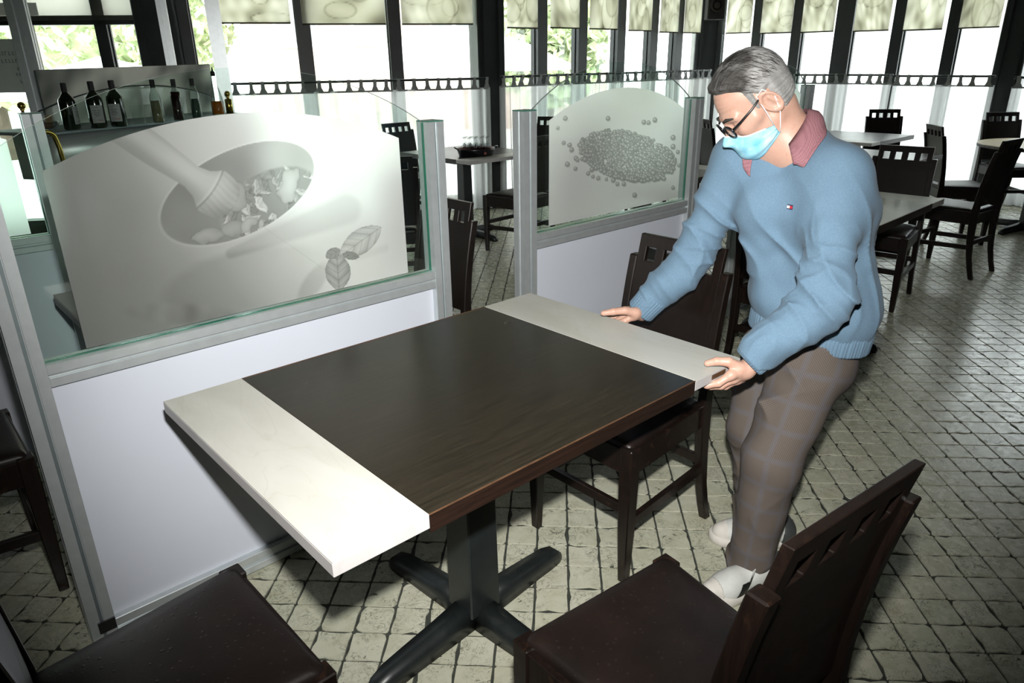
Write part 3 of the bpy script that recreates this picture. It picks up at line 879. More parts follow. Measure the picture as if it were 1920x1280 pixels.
def ell(P, c, a, b, ang):
    x = P[:, 0] - c[0]; y = P[:, 1] - c[1]; ca, sa = math.cos(ang), math.sin(ang)
    return np.hypot((x * ca + y * sa) / a, (-x * sa + y * ca) / b)
def sst(x, a, b):
    t = np.clip((x - a) / (b - a), 0, 1); return t * t * (3 - 2 * t)
def cr8(p):
    return (240 + p[0] * 0.34373, 200 + p[1] * 0.34373)
def seg_d(P, a, b):
    a = np.array(a); b = np.array(b); ab = b - a
    t = np.clip(((P - a) @ ab) / (ab @ ab), 0, 1)
    return np.linalg.norm(P - a - t[:, None] * ab, axis=1), t
def art_mortar(P, Vl):
    q = np.stack([(P[:, 0] - 240) / 0.34373, (P[:, 1] - 200) / 0.34373], 1)     # working frame of the print
    x, y = q[:, 0], q[:, 1]
    s = 0.36 + 0.64 * sst(x + 0.5 * (560 - y), -300, 1050) - 0.10 * sst(y, 500, 1250) * (1 - sst(x, 700, 1400))  # paler to the right: print tone with window backlight worked into it
    s -= 0.06 * np.exp(-((x - 30) / 160) ** 2 - ((y - 560) / 160) ** 2)
    # body of the bowl and its shadows
    d = ell(q, (700, 980), 560, 230, -0.16); s -= 0.10 * (1 - sst(d, 0.8, 1.02)) * (1 - sst(x, 900, 1150))
    d, t = seg_d(q, (560, 800), (1190, 560)); s -= 0.12 * (1 - sst(d, 40 * (0.4 + t), 95 * (0.4 + 0.7 * t)))
    d = ell(q, (1010, 960), 150, 60, -0.95); s -= 0.15 * (1 - sst(d, 0.6, 1.05))
    d = ell(q, (300, 1130), 330, 70, 0.05); s -= 0.10 * (1 - sst(d, 0.5, 1.1)) * (1 + 0.8 * smooth_noise(q / 60, 3, 1))
    # hollow of the mortar
    dm = ell(q, (597, 470), 452, 232, -0.44); ins = 1 - sst(dm, 0.985, 1.0)
    hol = 0.28 + 0.36 * sst(x + (600 - y) * 0.5, 250, 1000) + 0.05 * smooth_noise(q / 70, 5, 1)
    s = s * (1 - ins) + hol * ins
    s += 0.06 * np.exp(-((dm - 1.02) / 0.018) ** 2)
    # torn leaves heaped in the hollow
    heap = (1 - sst(ell(q, (760, 520), 300, 165, -0.5), 0.9, 1.0)) * ins
    r = np.random.default_rng(11); lv = np.full(len(q), 0.46)
    qx = q + 9 * np.stack([smooth_noise(q / 22, 61, 1), smooth_noise(q / 22, 62, 1)], 1)
    for _ in range(60):
        c = (r.uniform(520, 1000), r.uniform(320, 700)); a_, b_ = r.uniform(28, 78), r.uniform(12, 34)
        an = r.uniform(0, 3.14); ca, sa = math.cos(an), math.sin(an)
        lx = ((qx[:, 0] - c[0]) * ca + (qx[:, 1] - c[1]) * sa) / a_; ly = (-(qx[:, 0] - c[0]) * sa + (qx[:, 1] - c[1]) * ca) / b_
        bb = np.clip(1 - lx ** 2, 0, 1); m = np.abs(ly) < bb
        tone = r.uniform(0.40, 0.88)
        lv = np.where(m, tone - 0.12 * np.exp(-(ly / .08) ** 2) + 0.07 * np.sign(ly) + 0.05 * np.sin(lx * 12 + np.abs(ly) * 6), lv)
        lv -= 0.13 * np.exp(-((np.abs(ly) - bb) / 0.10) ** 2) * (np.abs(lx) < 1.05)
    s = s * (1 - heap) + lv * heap
    for c, a_, b_, an, tn in (((440, 705), 100, 34, -0.1, 0.58), ((570, 665), 62, 46, -0.5, 0.6), ((590, 500), 62, 82, 0.1, 0.66), ((655, 640), 50, 30, -0.6, 0.72), ((880, 430), 52, 95, 0.25, 0.74)):
        dd = ell(qx, c, a_, b_, an); m = (dd < 1) * ins
        s = np.where(m > 0.5, tn - 0.12 * dd ** 2, s) - 0.08 * ins * np.exp(-((dd - 1) / 0.08) ** 2)
    # pestle: handle, flared neck, collar and rounded head
    ex, ey = 0.82, 0.572
    tt = (x - 395) * ex + (y - 415) * ey; pp = -(x - 395) * ey + (y - 415) * ex
    wv = np.interp(tt, [-700, -300, -60, 10, 60, 78, 150, 190, 215, 228], [96, 84, 66, 84, 122, 130, 122, 100, 62, 0])
    m = 1 - sst(np.abs(pp), wv - 3, wv + 3)
    lit = 0.78 - 0.26 * sst(pp / (wv + 1), -0.2, 1.0) - 0.10 * sst(-pp / (wv + 1), 0.5, 1.0) - 0.14 * sst(-tt, 40, 420) - 0.12 * sst(tt, 90, 200)
    lit = lit + 0.025 * np.sin(pp / 5 + 2 * np.sin(tt / 40)) * (tt > 80) - 0.22 * np.exp(-((tt - 82 + 0.0012 * pp ** 2) / 5) ** 2) + 0.08 * np.exp(-((tt - 70 + 0.0012 * pp ** 2) / 9) ** 2)
    s = s * (1 - m) + m * lit
    # sprig of basil
    for c, a_, b_, an, tn in (((1268, 735), 138, 66, -0.62, 0.80), ((1145, 900), 102, 70, 1.50, 0.62), ((1118, 800), 46, 30, -0.5, 0.52), ((1215, 812), 48, 22, 0.15, 0.45)):
        ca, sa = math.cos(an), math.sin(an)
        lx = ((x - c[0]) * ca + (y - c[1]) * sa) / a_; ly = (-(x - c[0]) * sa + (y - c[1]) * ca) / b_
        bb = np.clip(1 - lx ** 2, 0, 1) ** 0.8
        m = np.abs(ly) < bb
        vein = np.exp(-(ly / 0.045) ** 2) * 0.16 + 0.10 * (np.sin(lx * 17 + np.abs(ly) * 9) > 0.75)
        s = np.where(m, tn - vein - 0.16 * np.clip(np.abs(ly) / (bb + 1e-3), 0, 1) ** 4 + 0.05 * np.sin(lx * 9 + np.abs(ly) * 7), s)
    d, t = seg_d(q, (1150, 850), (1410, 770)); s -= 0.06 * (1 - sst(d, 6, 34)) * (np.abs(q[:, 0] - 1330) < 90)
    return s
def art_pepper(P, Vl):
    s = np.full(len(P), 1.0)
    r = np.random.default_rng(5)
    pts = []
    for _ in range(900):
        a = r.uniform(0, 6.283); k = math.sqrt(r.uniform(0, 1))
        u, v = k * math.cos(a), k * math.sin(a)
        pts.append((1176 + u * 90 + v * 6, 292 + v * 46 + u * 12, r.uniform(3.0, 4.6), 1))
    for c in ((1057, 268), (1068, 272), (1072, 281), (1080, 297), (1083, 300), (1064, 308), (1079, 316), (1091, 298), (1103, 325), (1112, 331), (1122, 334), (1137, 336), (1150, 338), (1110, 318), (1046, 240), (1060, 222), (1140, 222), (1207, 229), (1216, 230), (1228, 225), (1262, 258), (1262, 275), (1271, 285), (1273, 310), (1190, 366), (1262, 352), (1245, 335), (1158, 345), (1170, 345), (1265, 300)):
        pts.append((c[0], c[1], r.uniform(3.2, 4.6), 0.9))
    pts.sort(key=lambda t: t[1])
    for (cx, cy, rr, k) in pts:
        b = (np.abs(P[:, 0] - cx) < rr * 2.4) & (np.abs(P[:, 1] - cy) < rr * 2.4)
        if not b.any():
            continue
        Q = P[b]; d = np.hypot(Q[:, 0] - cx, (Q[:, 1] - cy) * 0.88) / rr
        v = s[b]
        sh = np.hypot(Q[:, 0] - cx - rr * .4, (Q[:, 1] - cy - rr * .9) * 1.6) / rr
        v = v - 0.10 * k * (1 - sst(sh, 0.6, 1.4)) * (d > 1)
        hi = np.hypot(Q[:, 0] - cx + rr * .2, Q[:, 1] - cy + rr * .35) / rr
        v = np.where(d < 1, 0.56 + 0.34 * (1 - sst(hi, 0.1, 0.75)) - 0.12 * sst(d, 0.7, 1.0), v)
        s[b] = v
    dz = Vl[:, 2]
    return s
part1 = partition('aluminium partition with white base and frosted mortar-and-pestle print, beside the laid-out table', 0.155, 1.419, 1.883, 0.770, 0.826, 1.310, 1.474, (0.312, 1.263, 0.838, 1.265, 1.364), art_mortar, res=(420, 230))
part2 = partition('aluminium partition with white base and frosted peppercorn print, behind the bent man', 1.768, 2.862, 1.883, 0.818, 0.874, 1.320, 1.474, (1.916, 2.748, 0.890, 1.277, 1.376), art_pepper, res=(270, 230))
part3 = partition('aluminium partition with grey base and plain frosted film, far side of the hidden table', -0.80, 0.545, 3.08, 0.850, 0.906, 1.335, 1.47, (-0.66, 0.425, 0.915, 1.25, 1.36), lambda P, V: np.full(len(P), 0.9), res=(30, 12))

part4 = partition('short aluminium partition with plain frosted film behind the man, beside the next table', 3.74, 4.48, 2.17, 0.818, 0.874, 1.320, 1.44, (3.83, 4.36, 0.89, 1.27, 1.34), lambda P, V: np.full(len(P), 0.97), res=(30, 12))

# ================================================================== TABLES
def foot_mesh(ln=0.37):
    mb = MB(); rings = []
    for (x, z0, z1, w_) in ((0.03, 0.012, 0.085, 0.075), (0.14, 0.012, 0.070, 0.072), (0.24, 0.010, 0.062, 0.066), (0.31, 0.004, 0.056, 0.060), (0.35, 0.0, 0.044, 0.050), (ln, 0.0, 0.024, 0.036)):
        a = w_ / 2
        rings.append([(x, -a, z0), (x, a, z0), (x, a, z0 + (z1 - z0) * .6), (x, a * .7, z1), (x, -a * .7, z1), (x, -a, z0 + (z1 - z0) * .6)])
    return mb.loft(rings)
FOOT = None
def make_table(name, label, loc, rotz, group=None, top_mat='table_wood', hx=0.398, hy=0.397, round_top=0, foot_rot=0.12, reuse=None):
    global FOOT
    t = thing(name, label, 'table', loc, rotz, group)
    if round_top:
        obj('tabletop', MB().lathe([(round_top - .004, .722), (round_top, .727), (round_top, .745), (round_top - .004, .75)], 48), top_mat, t)
        obj('edge_band', MB().lathe([(round_top + .001, .722), (round_top + .003, .725), (round_top + .003, .742), (round_top + .001, .745)], 48), 'black_plastic', t)
    else:
        tp = obj('tabletop', MB().box(-hx, hx, -hy + .004, hy - .004, .714, .75), top_mat, t, 0.001)
        for s in (-1, 1):
            e = obj('edge_band', MB().box(-hx, hx, min(s * hy, s * (hy - .004)), max(s * hy, s * (hy - .004)), .712, .7488), 'table_edge', t)
            y_ = s * (hy - .001)
            obj('edge_line', MB().box(-hx, hx, y_ - .0012, y_ + .0012, .7486, .7504), 'edge_line', e)
    obj('mount_plate', MB().box(-.16, .16, -.16, .16, .698, .714), 'black_metal', t)
    obj('column', MB().loft([[(-a, -a, z), (a, -a, z), (a, a, z), (-a, a, z)] for a, z in ((.052, .06), (.046, .70))]), 'black_metal', t, 0.004)
    if FOOT is None:
        FOOT = foot_mesh().mesh('foot', 0.0, False)
        FOOT.materials.append(MATS['black_metal'])
        for p in FOOT.polygons: p.use_smooth = True
    for k in range(4):
        o = bpy.data.objects.new('foot', FOOT); COL.objects.link(o); o.parent = t
        o.rotation_euler = (0, 0, foot_rot + k * math.pi / 2)
    return t
def make_leaf(label, tloc, rotz, x0, x1, hy, group=None, holder=True):
    t = thing('table_leaf', label, 'table leaf', tuple(tloc[:2]) + (0.720,), rotz, group)
    obj('board', MB().box(x0, x1, -hy, hy, 0.0015, .0285), 'leaf_edge', t, 0.0012)
    obj('laminate_top', MB().box(x0 + .0005, x1 - .0005, -hy + .0005, hy - .0005, .0285, .0305), 'leaf_laminate', t)
    return t
TC = dn(0.984, 1.268)
table = make_table('dining_table', 'dark brown square dining table with black pedestal, the man fitting its leaf', TC, TA, foot_rot=math.radians(45 + 90 - 42 + 2))
leafL = make_leaf('pale marbled leaf on the free end of the dark dining table', TC, TA, -0.5865, -0.3985, 0.397)
obj('vein_line', MB().add([(-.566 + .012 * math.sin(i * .35) + (i * .0006), .36 - i * .018, .0308) for i in range(40)] + [(-.5635 + .012 * math.sin(i * .35) + (i * .0006), .36 - i * .018, .0308) for i in range(40)], [(i, i + 1, 41 + i, 40 + i) for i in range(39)]), 'leaf_laminate', leafL)
leafR = make_leaf('pale marbled leaf gripped in both hands by the man', TC, TA, 0.3985, 0.601, 0.397)
mk = obj('fixing_plate', MB().box(0.47, 0.53, -.3985, -.3968, .010, .022), 'edge_line', leafR, label='brown fixing marks on the end of the leaf')

# ================================================================== CHAIRS
PROF = [(-.268, 0.0), (-.246, .07), (-.224, .16), (-.208, .28), (-.202, .40), (-.203, .48), (-.208, .56), (-.216, .64), (-.228, .72), (-.243, .80), (-.260, .875), (-.277, .945)]
def prof_y(z):
    for (y0, z0), (y1, z1) in zip(PROF, PROF[1:]):
        if z <= z1:
            return y0 + (y1 - y0) * (z - z0) / (z1 - z0)
    return PROF[-1][0]
def cell_panel(xs, zs, holes, yf, th):
    """panel of cells (holes left open), curved after yf(z), with all its side walls"""
    mb = MB(); idx = {}
    nx, nz = len(xs) - 1, len(zs) - 1
    solid = lambda i, j: 0 <= i < nx and 0 <= j < nz and (i, j) not in holes
    def vid(i, j, k):
        if (i, j, k) not in idx:
            idx[(i, j, k)] = len(mb.v); mb.v.append((xs[i], yf(zs[j]) + (th / 2 if k else -th / 2), zs[j]))
        return idx[(i, j, k)]
    for i in range(nx):
        for j in range(nz):
            if not solid(i, j): continue
            mb.f.append((vid(i, j, 0), vid(i + 1, j, 0), vid(i + 1, j + 1, 0), vid(i, j + 1, 0)))
            mb.f.append((vid(i, j, 1), vid(i, j + 1, 1), vid(i + 1, j + 1, 1), vid(i + 1, j, 1)))
            if not solid(i - 1, j): mb.f.append((vid(i, j, 0), vid(i, j + 1, 0), vid(i, j + 1, 1), vid(i, j, 1)))
            if not solid(i + 1, j): mb.f.append((vid(i + 1, j, 0), vid(i + 1, j, 1), vid(i + 1, j + 1, 1), vid(i + 1, j + 1, 0)))
            if not solid(i, j - 1): mb.f.append((vid(i, j, 0), vid(i, j, 1), vid(i + 1, j, 1), vid(i + 1, j, 0)))
            if not solid(i, j + 1): mb.f.append((vid(i, j + 1, 0), vid(i + 1, j + 1, 0), vid(i + 1, j + 1, 1), vid(i, j + 1, 1)))
    return mb
def seat_cushion():
    mb = MB(); rings = []
    def ring(sx, sy, z, r):
        pts = []
        for k, (cx, cy) in enumerate(((1, 1), (-1, 1), (-1, -1), (1, -1))):
            for a in range(5):
                an = math.pi / 2 * k + math.pi / 2 * a / 4
                w_ = 0.196 if cy > 0 else 0.160
                pts.append((cx * (w_ * sx - r) + r * math.cos(an), cy * (.198 * sy - r) + r * math.sin(an) + 0.002, z))
        return pts
    for sx, sy, z, r in ((.99, .99, .438, .012), (1.0, 1.0, .450, .014), (1.0, 1.0, .462, .016), (.98, .98, .4705, .020), (.93, .93, .4765, .03), (.75, .75, .481, .04), (.4, .4, .4835, .04)):
        rings.append(ring(sx, sy, z, r))
    return mb.loft(rings)
def make_chair(label):
    t = thing('dining_chair', label, 'chair', (0, 0, 0), 0, 'dark wooden chairs with four square cut-outs')
    obj('seat', seat_cushion(), 'seat_leather', t, 0, True)
    fr = MB().box(-.20, .20, .180, .207, .378, .456).box(-.168, .168, -.208, -.182, .378, .450)
    for s in (-1, 1):
        fr.bar((s * .198, .19, .417), (s * .165, -.205, .417), .022, .078)
    obj('seat_frame', fr, 'chair_wood', t, 0.002)
    for s in (-1, 1):
        x = s * .189
        mb = MB().loft([[(x - a, .190 - a, z), (x + a, .190 - a, z), (x + a, .190 + a, z), (x - a, .190 + a, z)] for a, z in ((.0135, 0), (.019, .20), (.022, .38), (.022, .463))])
        obj('leg', mb, 'chair_wood', t, 0.003)
        rings = []
        for y, z in PROF:
            if z > .90: break
            w_ = 0.0145; dp = 0.0145 + 0.009 * math.exp(-((z - .40) / .16) ** 2) + (0.002 if z > .6 else 0)
            xx = s * .1725
            rings.append([(xx - w_, y - dp, z), (xx + w_, y - dp, z), (xx + w_, y + dp, z), (xx - w_, y + dp, z)])
        obj('leg', MB().loft(rings), 'chair_wood', t, 0.003)
        obj('stretcher', MB().bar((s * .190, .183, .205), (s * .1745, prof_y(.22), .222), .019, .032), 'chair_wood', t, 0.002)
    obj('stretcher', MB().bar((-.19, .183, .245), (.19, .183, .245), .018, .032), 'chair_wood', t, 0.002)
    obj('stretcher', MB().bar((-.1745, prof_y(.25), .25), (.1745, prof_y(.25), .25), .018, .032), 'chair_wood', t, 0.002)
    # four square cut-outs of equal size
    xs = [-.158, -.128, -.089, -.057, -.018, .018, .057, .089, .128, .158]
    zs = [.50, .56, .64, .72, .80, .862, .907, .945]
    holes = {(1, 5), (3, 5), (5, 5), (7, 5)}
    obj('back_panel', cell_panel(xs, zs, holes, lambda z: prof_y(z) + 0.004, 0.017), 'chair_wood', t, 0.0015)
    return t
CH = make_chair('dark wooden chair pulled out beside the dining table, its back against the tiled floor')
FACE = lambda a: math.radians(a) - math.pi / 2        # chair faces +y in its own frame
def put_chair(x, y, face, label, first=[True]):
    if first[0]:
        first[0] = False
        CH.location = (x, y, 0); CH.rotation_euler = (0, 0, FACE(face)); CH['label'] = label
        return CH
    return dup(CH, (x, y, 0), FACE(face), label)
put_chair(0.287, 1.000, 126, 'dark wooden chair whose back faces the open floor beside the white sneakers')
put_chair(-0.622, 0.985, 43, 'dark wooden chair drawn up to the free pale leaf of the dining table')
put_chair(0.343, 2.022, 222, 'dark wooden chair tucked under the pale leaf that the man holds')
c_ = dn(1.56, 2.42); put_chair(c_[0], c_[1], 222, 'dark wooden chair between the two glazed partitions, its side against the mortar print')
c_ = dn(-0.04, 2.42); put_chair(c_[0], c_[1], 42, 'dark wooden chair in the shadow behind the end post of the mortar partition')
put_chair(-0.80, 4.75, 100, 'dark wooden chair seen from behind, nearest the edge of the mortar film')
put_chair(-0.91, 6.97, 312, 'dark wooden chair at the far end of the table with the glasses tray')
put_chair(0.075, 5.87, 136, 'dark wooden chair drawn up to the pale leaf of the table with the glasses tray')
put_chair(0.36, 7.42, 250, 'dark wooden chair against the curtain just past the corner post')
put_chair(1.42, 7.4, 255, 'dark wooden chair half hidden behind the peppercorn film')
put_chair(2.12, 7.1, 10, 'dark wooden chair turned sideways between the peppercorn screen and the man')
put_chair(1.36, 3.30, 42, 'dark wooden chair right behind the man, mostly hidden by his hips')
put_chair(2.34, 4.43, 228, 'dark wooden chair at the far end of the square table behind the man')
put_chair(3.75, 6.0, -8, 'dark wooden chair standing sideways on to the curtain beside the round table')
put_chair(3.22, 5.13, 126, 'dark wooden chair alone on the open tiles in front of the round table')
put_chair(4.86, 7.05, 268, 'dark wooden chair behind the round table')
put_chair(4.0, 7.72, 262, 'dark wooden chair behind the far square table by the curtain')

# other tables
GT = 'dark square tables around the room'
def leaf_table(label, c, rot, leaf_label, side=1, lw=0.19, gloss=None):
    t = make_table('dining_table', label, (c[0], c[1], 0), rot, GT)
    if leaf_label:
        x0, x1 = (0.3985, 0.3985 + lw) if side > 0 else (-.3985 - lw, -.3985)
        make_leaf(leaf_label, (c[0], c[1]), rot, x0, x1, 0.397, 'pale leaves on the other tables')
    return t
c_ = dn(0.80, 2.42)
leaf_table('dark square table hidden behind the mortar print partition', c_, TA, None)
leaf_table('dark square table carrying the tray of upturned glasses', (-0.40, 6.43), TA + math.pi / 2, 'pale leaf on the table with the glasses tray', -1, 0.17)
leaf_table('dark square table behind the bent man, reflecting the windows', (1.665, 3.75), math.radians(44), 'pale leaf at the far end of the table behind the man', 1)
leaf_table('dark square table between the round table and the man', (2.84, 5.74), TA, 'pale leaf of the table between the round table and the man', -1)
leaf_table('dark square table by the curtain, farthest of the square ones', (3.42, 7.25), TA, 'pale leaf of the table by the curtain', -1)
leaf_table('dark square table behind the end post of the peppercorn screen', (0.93, 5.0), TA, 'white leaf behind the end post of the peppercorn screen', 1)
make_table('round_table', 'round table with pale oak top by the curtain', (4.64, 6.30, 0), 0.3, None, 'oak_top', round_top=0.52)
bx = tag(obj('blue_packet', MB().box(-.05, .05, -.03, .03, 0, .035), 'blue_thing', None, .008), 'small bright blue packet lying on the round table', 'packet'); bx.location = (4.62, 6.05, .75); bx.rotation_euler = (0, 0, .4)

# ================================================================== THE MAN
def smin(a, b, k):
    h = np.clip(0.5 + 0.5 * (b - a) / k, 0, 1)
    return b + (a - b) * h - k * h * (1 - h)
def cone(P, a, b, ra, rb):
    a = np.asarray(a, float); ab = np.asarray(b, float) - a; q = P - a
    t = np.clip((q @ ab) / (ab @ ab + 1e-12), 0, 1)
    return np.linalg.norm(q - t[:, None] * ab, axis=1) - (ra + (rb - ra) * t)
def ellip(P, c, R, rad):
    q = (P - np.asarray(c, float)) @ R.T if R is not None else P - np.asarray(c, float)
    rad = np.asarray(rad, float)
    k0 = np.linalg.norm(q / rad, axis=1); k1 = np.linalg.norm(q / rad ** 2, axis=1)
    return k0 * (k0 - 1) / np.maximum(k1, 1e-9)
def surface(sdf, lo, hi, h, B=14):
    """closed surface of a distance field (surface nets over the blocks the skin passes through)"""
    lo = np.floor(np.asarray(lo) / h).astype(int); nb = np.ceil((np.asarray(hi) / h - lo) / B).astype(int)
    g = np.stack(np.meshgrid(*[np.arange(n) for n in nb], indexing='ij'), -1).reshape(-1, 3)
    cen = (lo + g * B + B / 2) * h
    g = g[np.abs(sdf(cen)) < B * h * 0.87 * 1.5 + 0.01]
    org = lo + g * B; n = len(org); m = B + 1
    loc = np.stack(np.meshgrid(*[np.arange(m)] * 3, indexing='ij'), -1).reshape(-1, 3)
    D = np.empty((n, m ** 3))
    for i in range(0, n, 40):
        pts = (org[i:i + 40, None, :] + loc[None]).reshape(-1, 3) * h
        D[i:i + 40] = sdf(pts).reshape(-1, m ** 3)
    D = D.reshape(n, m, m, m)
    acc = np.zeros((n, B, B, B, 3)); cnt = np.zeros((n, B, B, B))
    cs = [(i, j, k) for i in (0, 1) for j in (0, 1) for k in (0, 1)]
    sl = lambda c: D[:, c[0]:c[0] + B, c[1]:c[1] + B, c[2]:c[2] + B]
    for c in cs:
        for ax in range(3):
            if c[ax]: continue
            e = list(c); e[ax] = 1
            a, b = sl(c), sl(e); mk = (a < 0) != (b < 0)
            t = np.where(mk, a / np.where(mk, a - b, 1), 0)
            for x in range(3):
                acc[..., x] += mk * (c[x] + (t if x == ax else 0))
            cnt += mk
    act = cnt > 0
    bi, ci, cj, ck = np.nonzero(act)
    cell = org[bi] + np.stack([ci, cj, ck], -1)
    V = (cell + acc[act] / cnt[act][:, None] - 0.0) * h
    off = lo - 2; dim = nb * B + 6
    key = lambda c: ((c[:, 0] - off[0]) * dim[1] + (c[:, 1] - off[1])) * dim[2] + (c[:, 2] - off[2])
    kk = key(cell); so = np.argsort(kk); ks = kk[so]
    F = []
    for ax in range(3):
        a = D[:, :B, :B, :B]; e = [slice(0, B)] * 3; e[ax] = slice(1, B + 1)
        b = D[:, e[0], e[1], e[2]]
        mk = (a < 0) != (b < 0)
        bi2, i2, j2, k2 = np.nonzero(mk); p = org[bi2] + np.stack([i2, j2, k2], -1)
        u, v = [(1, 2), (2, 0), (0, 1)][ax]
        U = np.zeros(3, int); U[u] = 1; Wv = np.zeros(3, int); Wv[v] = 1
        q = []
        ok = np.ones(len(p), bool)
        for c in (p - U - Wv, p - Wv, p, p - U):
            kc = key(c); ix = np.clip(np.searchsorted(ks, kc), 0, len(ks) - 1)
            ok &= ks[ix] == kc; q.append(so[ix])
        q = np.stack(q, -1); fl_ = a[mk] > 0
        q[fl_] = q[fl_][:, ::-1]
        F.append(q[ok])
    F = np.concatenate(F)
    return V, F
def np_mesh(name, V, F):
    me = bpy.data.meshes.new(name)
    me.vertices.add(len(V)); me.vertices.foreach_set('co', np.asarray(V, np.float32).ravel())
    n = F.shape[1]
    me.loops.add(F.size); me.loops.foreach_set('vertex_index', F.ravel().astype(np.int32))
    me.polygons.add(len(F)); me.polygons.foreach_set('loop_start', np.arange(0, F.size, n, dtype=np.int32))
    me.polygons.foreach_set('use_smooth', np.ones(len(F), bool))
    me.update(calc_edges=True); me.validate()
    return me

# ---- materials of the man
def m_skin():
    m, nt, b = new_mat('skin')
    co = texco(nt)
    n1 = noise(nt, co, 28, 4); n2 = noise(nt, co, 160, 3)
    c = mixc(nt, n1, (0.48, 0.27, 0.20), (0.56, 0.36, 0.28))
    c = mixc(nt, ramp(nt, n2, [(0.55, (0, 0, 0)), (0.75, (0.5, 0.5, 0.5))]), c, (0.48, 0.22, 0.16))
    L(nt, c, b.inputs['Base Color'])
    b.inputs['Roughness'].default_value = 0.45
    b.inputs['Subsurface Weight'].default_value = 0.12
    b.inputs['Subsurface Radius'].default_value = (0.012, 0.004, 0.002)
    b.inputs['Subsurface Scale'].default_value = 0.6
    bump(nt, math_node(nt, 'ADD', n2, noise(nt, co, 420, 2)), b, 0.14, 0.0012)
m_skin()
def m_knit(name, c0, c1, rib=False):
    m, nt, b = new_mat(name)
    co = texco(nt)
    n1 = noise(nt, co, 300, 3, 0.7); n2 = noise(nt, co, 12, 4)
    c = mixc(nt, n1, c0, c1)
    L(nt, mixc(nt, math_node(nt, 'MULTIPLY', n2, 0.25), c, tuple(x * 0.75 for x in c0)), b.inputs['Base Color'])
    b.inputs['Roughness'].default_value = 0.9
    b.inputs['Sheen Weight'].default_value = 0.06
    b.inputs['Specular IOR Level'].default_value = 0.15
    bump(nt, n1, b, 0.35, 0.0012)
m_knit('sweater_knit', (0.095, 0.170, 0.255), (0.195, 0.295, 0.385))
def m_rib():
    m, nt, b = new_mat('sweater_rib')
    co = texco(nt, 'UV')
    w_ = N(nt, 'ShaderNodeTexWave'); w_.inputs['Scale'].default_value = 1.0; w_.inputs['Distortion'].default_value = 0.4
    L(nt, co, w_.inputs['Vector'])
    L(nt, mixc(nt, w_.outputs[1], (0.11, 0.21, 0.36), (0.20, 0.33, 0.50)), b.inputs['Base Color'])
    b.inputs['Roughness'].default_value = 0.9
m_rib()
def m_check():
    """brown puppytooth cloth with a wide blue windowpane check"""
    m, nt, b = new_mat('trouser_check')
    co = texco(nt, 'UV')
    sx = N(nt, 'ShaderNodeSeparateXYZ'); L(nt, co, sx.inputs[0])
    def line(o, per, w_, soft):
        f = math_node(nt, 'PINGPONG', o, per / 2)
        return ramp(nt, f, [(w_, (1, 1, 1)), (w_ + soft, (0, 0, 0))])
    ck = N(nt, 'ShaderNodeTexChecker'); ck.inputs['Scale'].default_value = 1 / 0.0032
    L(nt, co, ck.inputs['Vector'])
    base = mixc(nt, ck.outputs[1], (0.142, 0.116, 0.098), (0.078, 0.066, 0.058))
    nb_ = noise(nt, co, 14, 4)
    base = mixc(nt, math_node(nt, 'MULTIPLY', nb_, 0.3), base, (0.11, 0.095, 0.085))
    bl = math_node(nt, 'MAXIMUM', line(sx.outputs[0], 0.08, 0.002, 0.009), line(sx.outputs[1], 0.08, 0.002, 0.009))
    L(nt, mixc(nt, math_node(nt, 'MULTIPLY', bl, 0.16), base, (0.115, 0.155, 0.24)), b.inputs['Base Color'])
    b.inputs['Roughness'].default_value = 0.92
    b.inputs['Specular IOR Level'].default_value = 0.15
    bump(nt, ck.outputs[1], b, 0.2, 0.0008)
m_check()
def m_shirt():
    m, nt, b = new_mat('shirt_gingham')
    co = texco(nt)
    ck = N(nt, 'ShaderNodeTexChecker'); ck.inputs['Scale'].default_value = 1 / 0.003
    L(nt, co, ck.inputs['Vector'])
    L(nt, mixc(nt, ck.outputs[1], (0.33, 0.155, 0.175), (0.23, 0.10, 0.12)), b.inputs['Base Color'])
    b.inputs['Roughness'].default_value = 0.85
m_shirt()
simple('shirt_lining', (0.30, 0.33, 0.36), 0.85, 0, 0.05, 40)
def m_mask():
    m, nt, b = new_mat('mask_blue')
    n1 = noise(nt, texco(nt), 30, 4)
    L(nt, ramp(nt, n1, [(0.3, (0.16, 0.48, 0.64)), (0.5, (0.28, 0.60, 0.74)), (0.72, (0.50, 0.76, 0.84))]), b.inputs['Base Color'])
    b.inputs['Roughness'].default_value = 0.75
m_mask()
simple('mask_white', (0.80, 0.84, 0.86), 0.8, 0, 0.03, 60)
def m_hair():
    m, nt, b = new_mat('hair_grey')
    co = texco(nt, 'UV')
    n1 = noise(nt, mapping(nt, co, (2.0, 60, 60)), 3.0, 5, 0.7, 0.3); n2 = noise(nt, texco(nt), 14, 3)
    strand = ramp(nt, n1, [(0.30, (0.020, 0.019, 0.017)), (0.5, (0.11, 0.105, 0.098)), (0.72, (0.46, 0.45, 0.435))])
    a = N(nt, 'ShaderNodeAttribute', attribute_name='grey')
    L(nt, mixc(nt, a.outputs['Fac'], mixc(nt, 0.72, strand, (0.014, 0.012, 0.010)), mixc(nt, 0.5, strand, (0.60, 0.595, 0.585))), b.inputs['Base Color'])
    b.inputs['Roughness'].default_value = 0.6
    b.inputs['Specular IOR Level'].default_value = 0.2
    bump(nt, n1, b, 0.6, 0.003)
m_hair()
simple('glasses_frame', (0.006, 0.006, 0.007), 0.25, 0, 0.1, 30)
simple('shoe_white', (0.56, 0.57, 0.54), 0.6, 0, 0.05, 40, bumpk=0.1)
simple('shoe_sole', (0.60, 0.57, 0.52), 0.7, 0, 0.06, 30)
simple('shoe_black', (0.008, 0.008, 0.008), 0.5, 0, 0.1, 30)
simple('shoe_dark', (0.045, 0.05, 0.05), 0.6, 0, 0.15, 60)
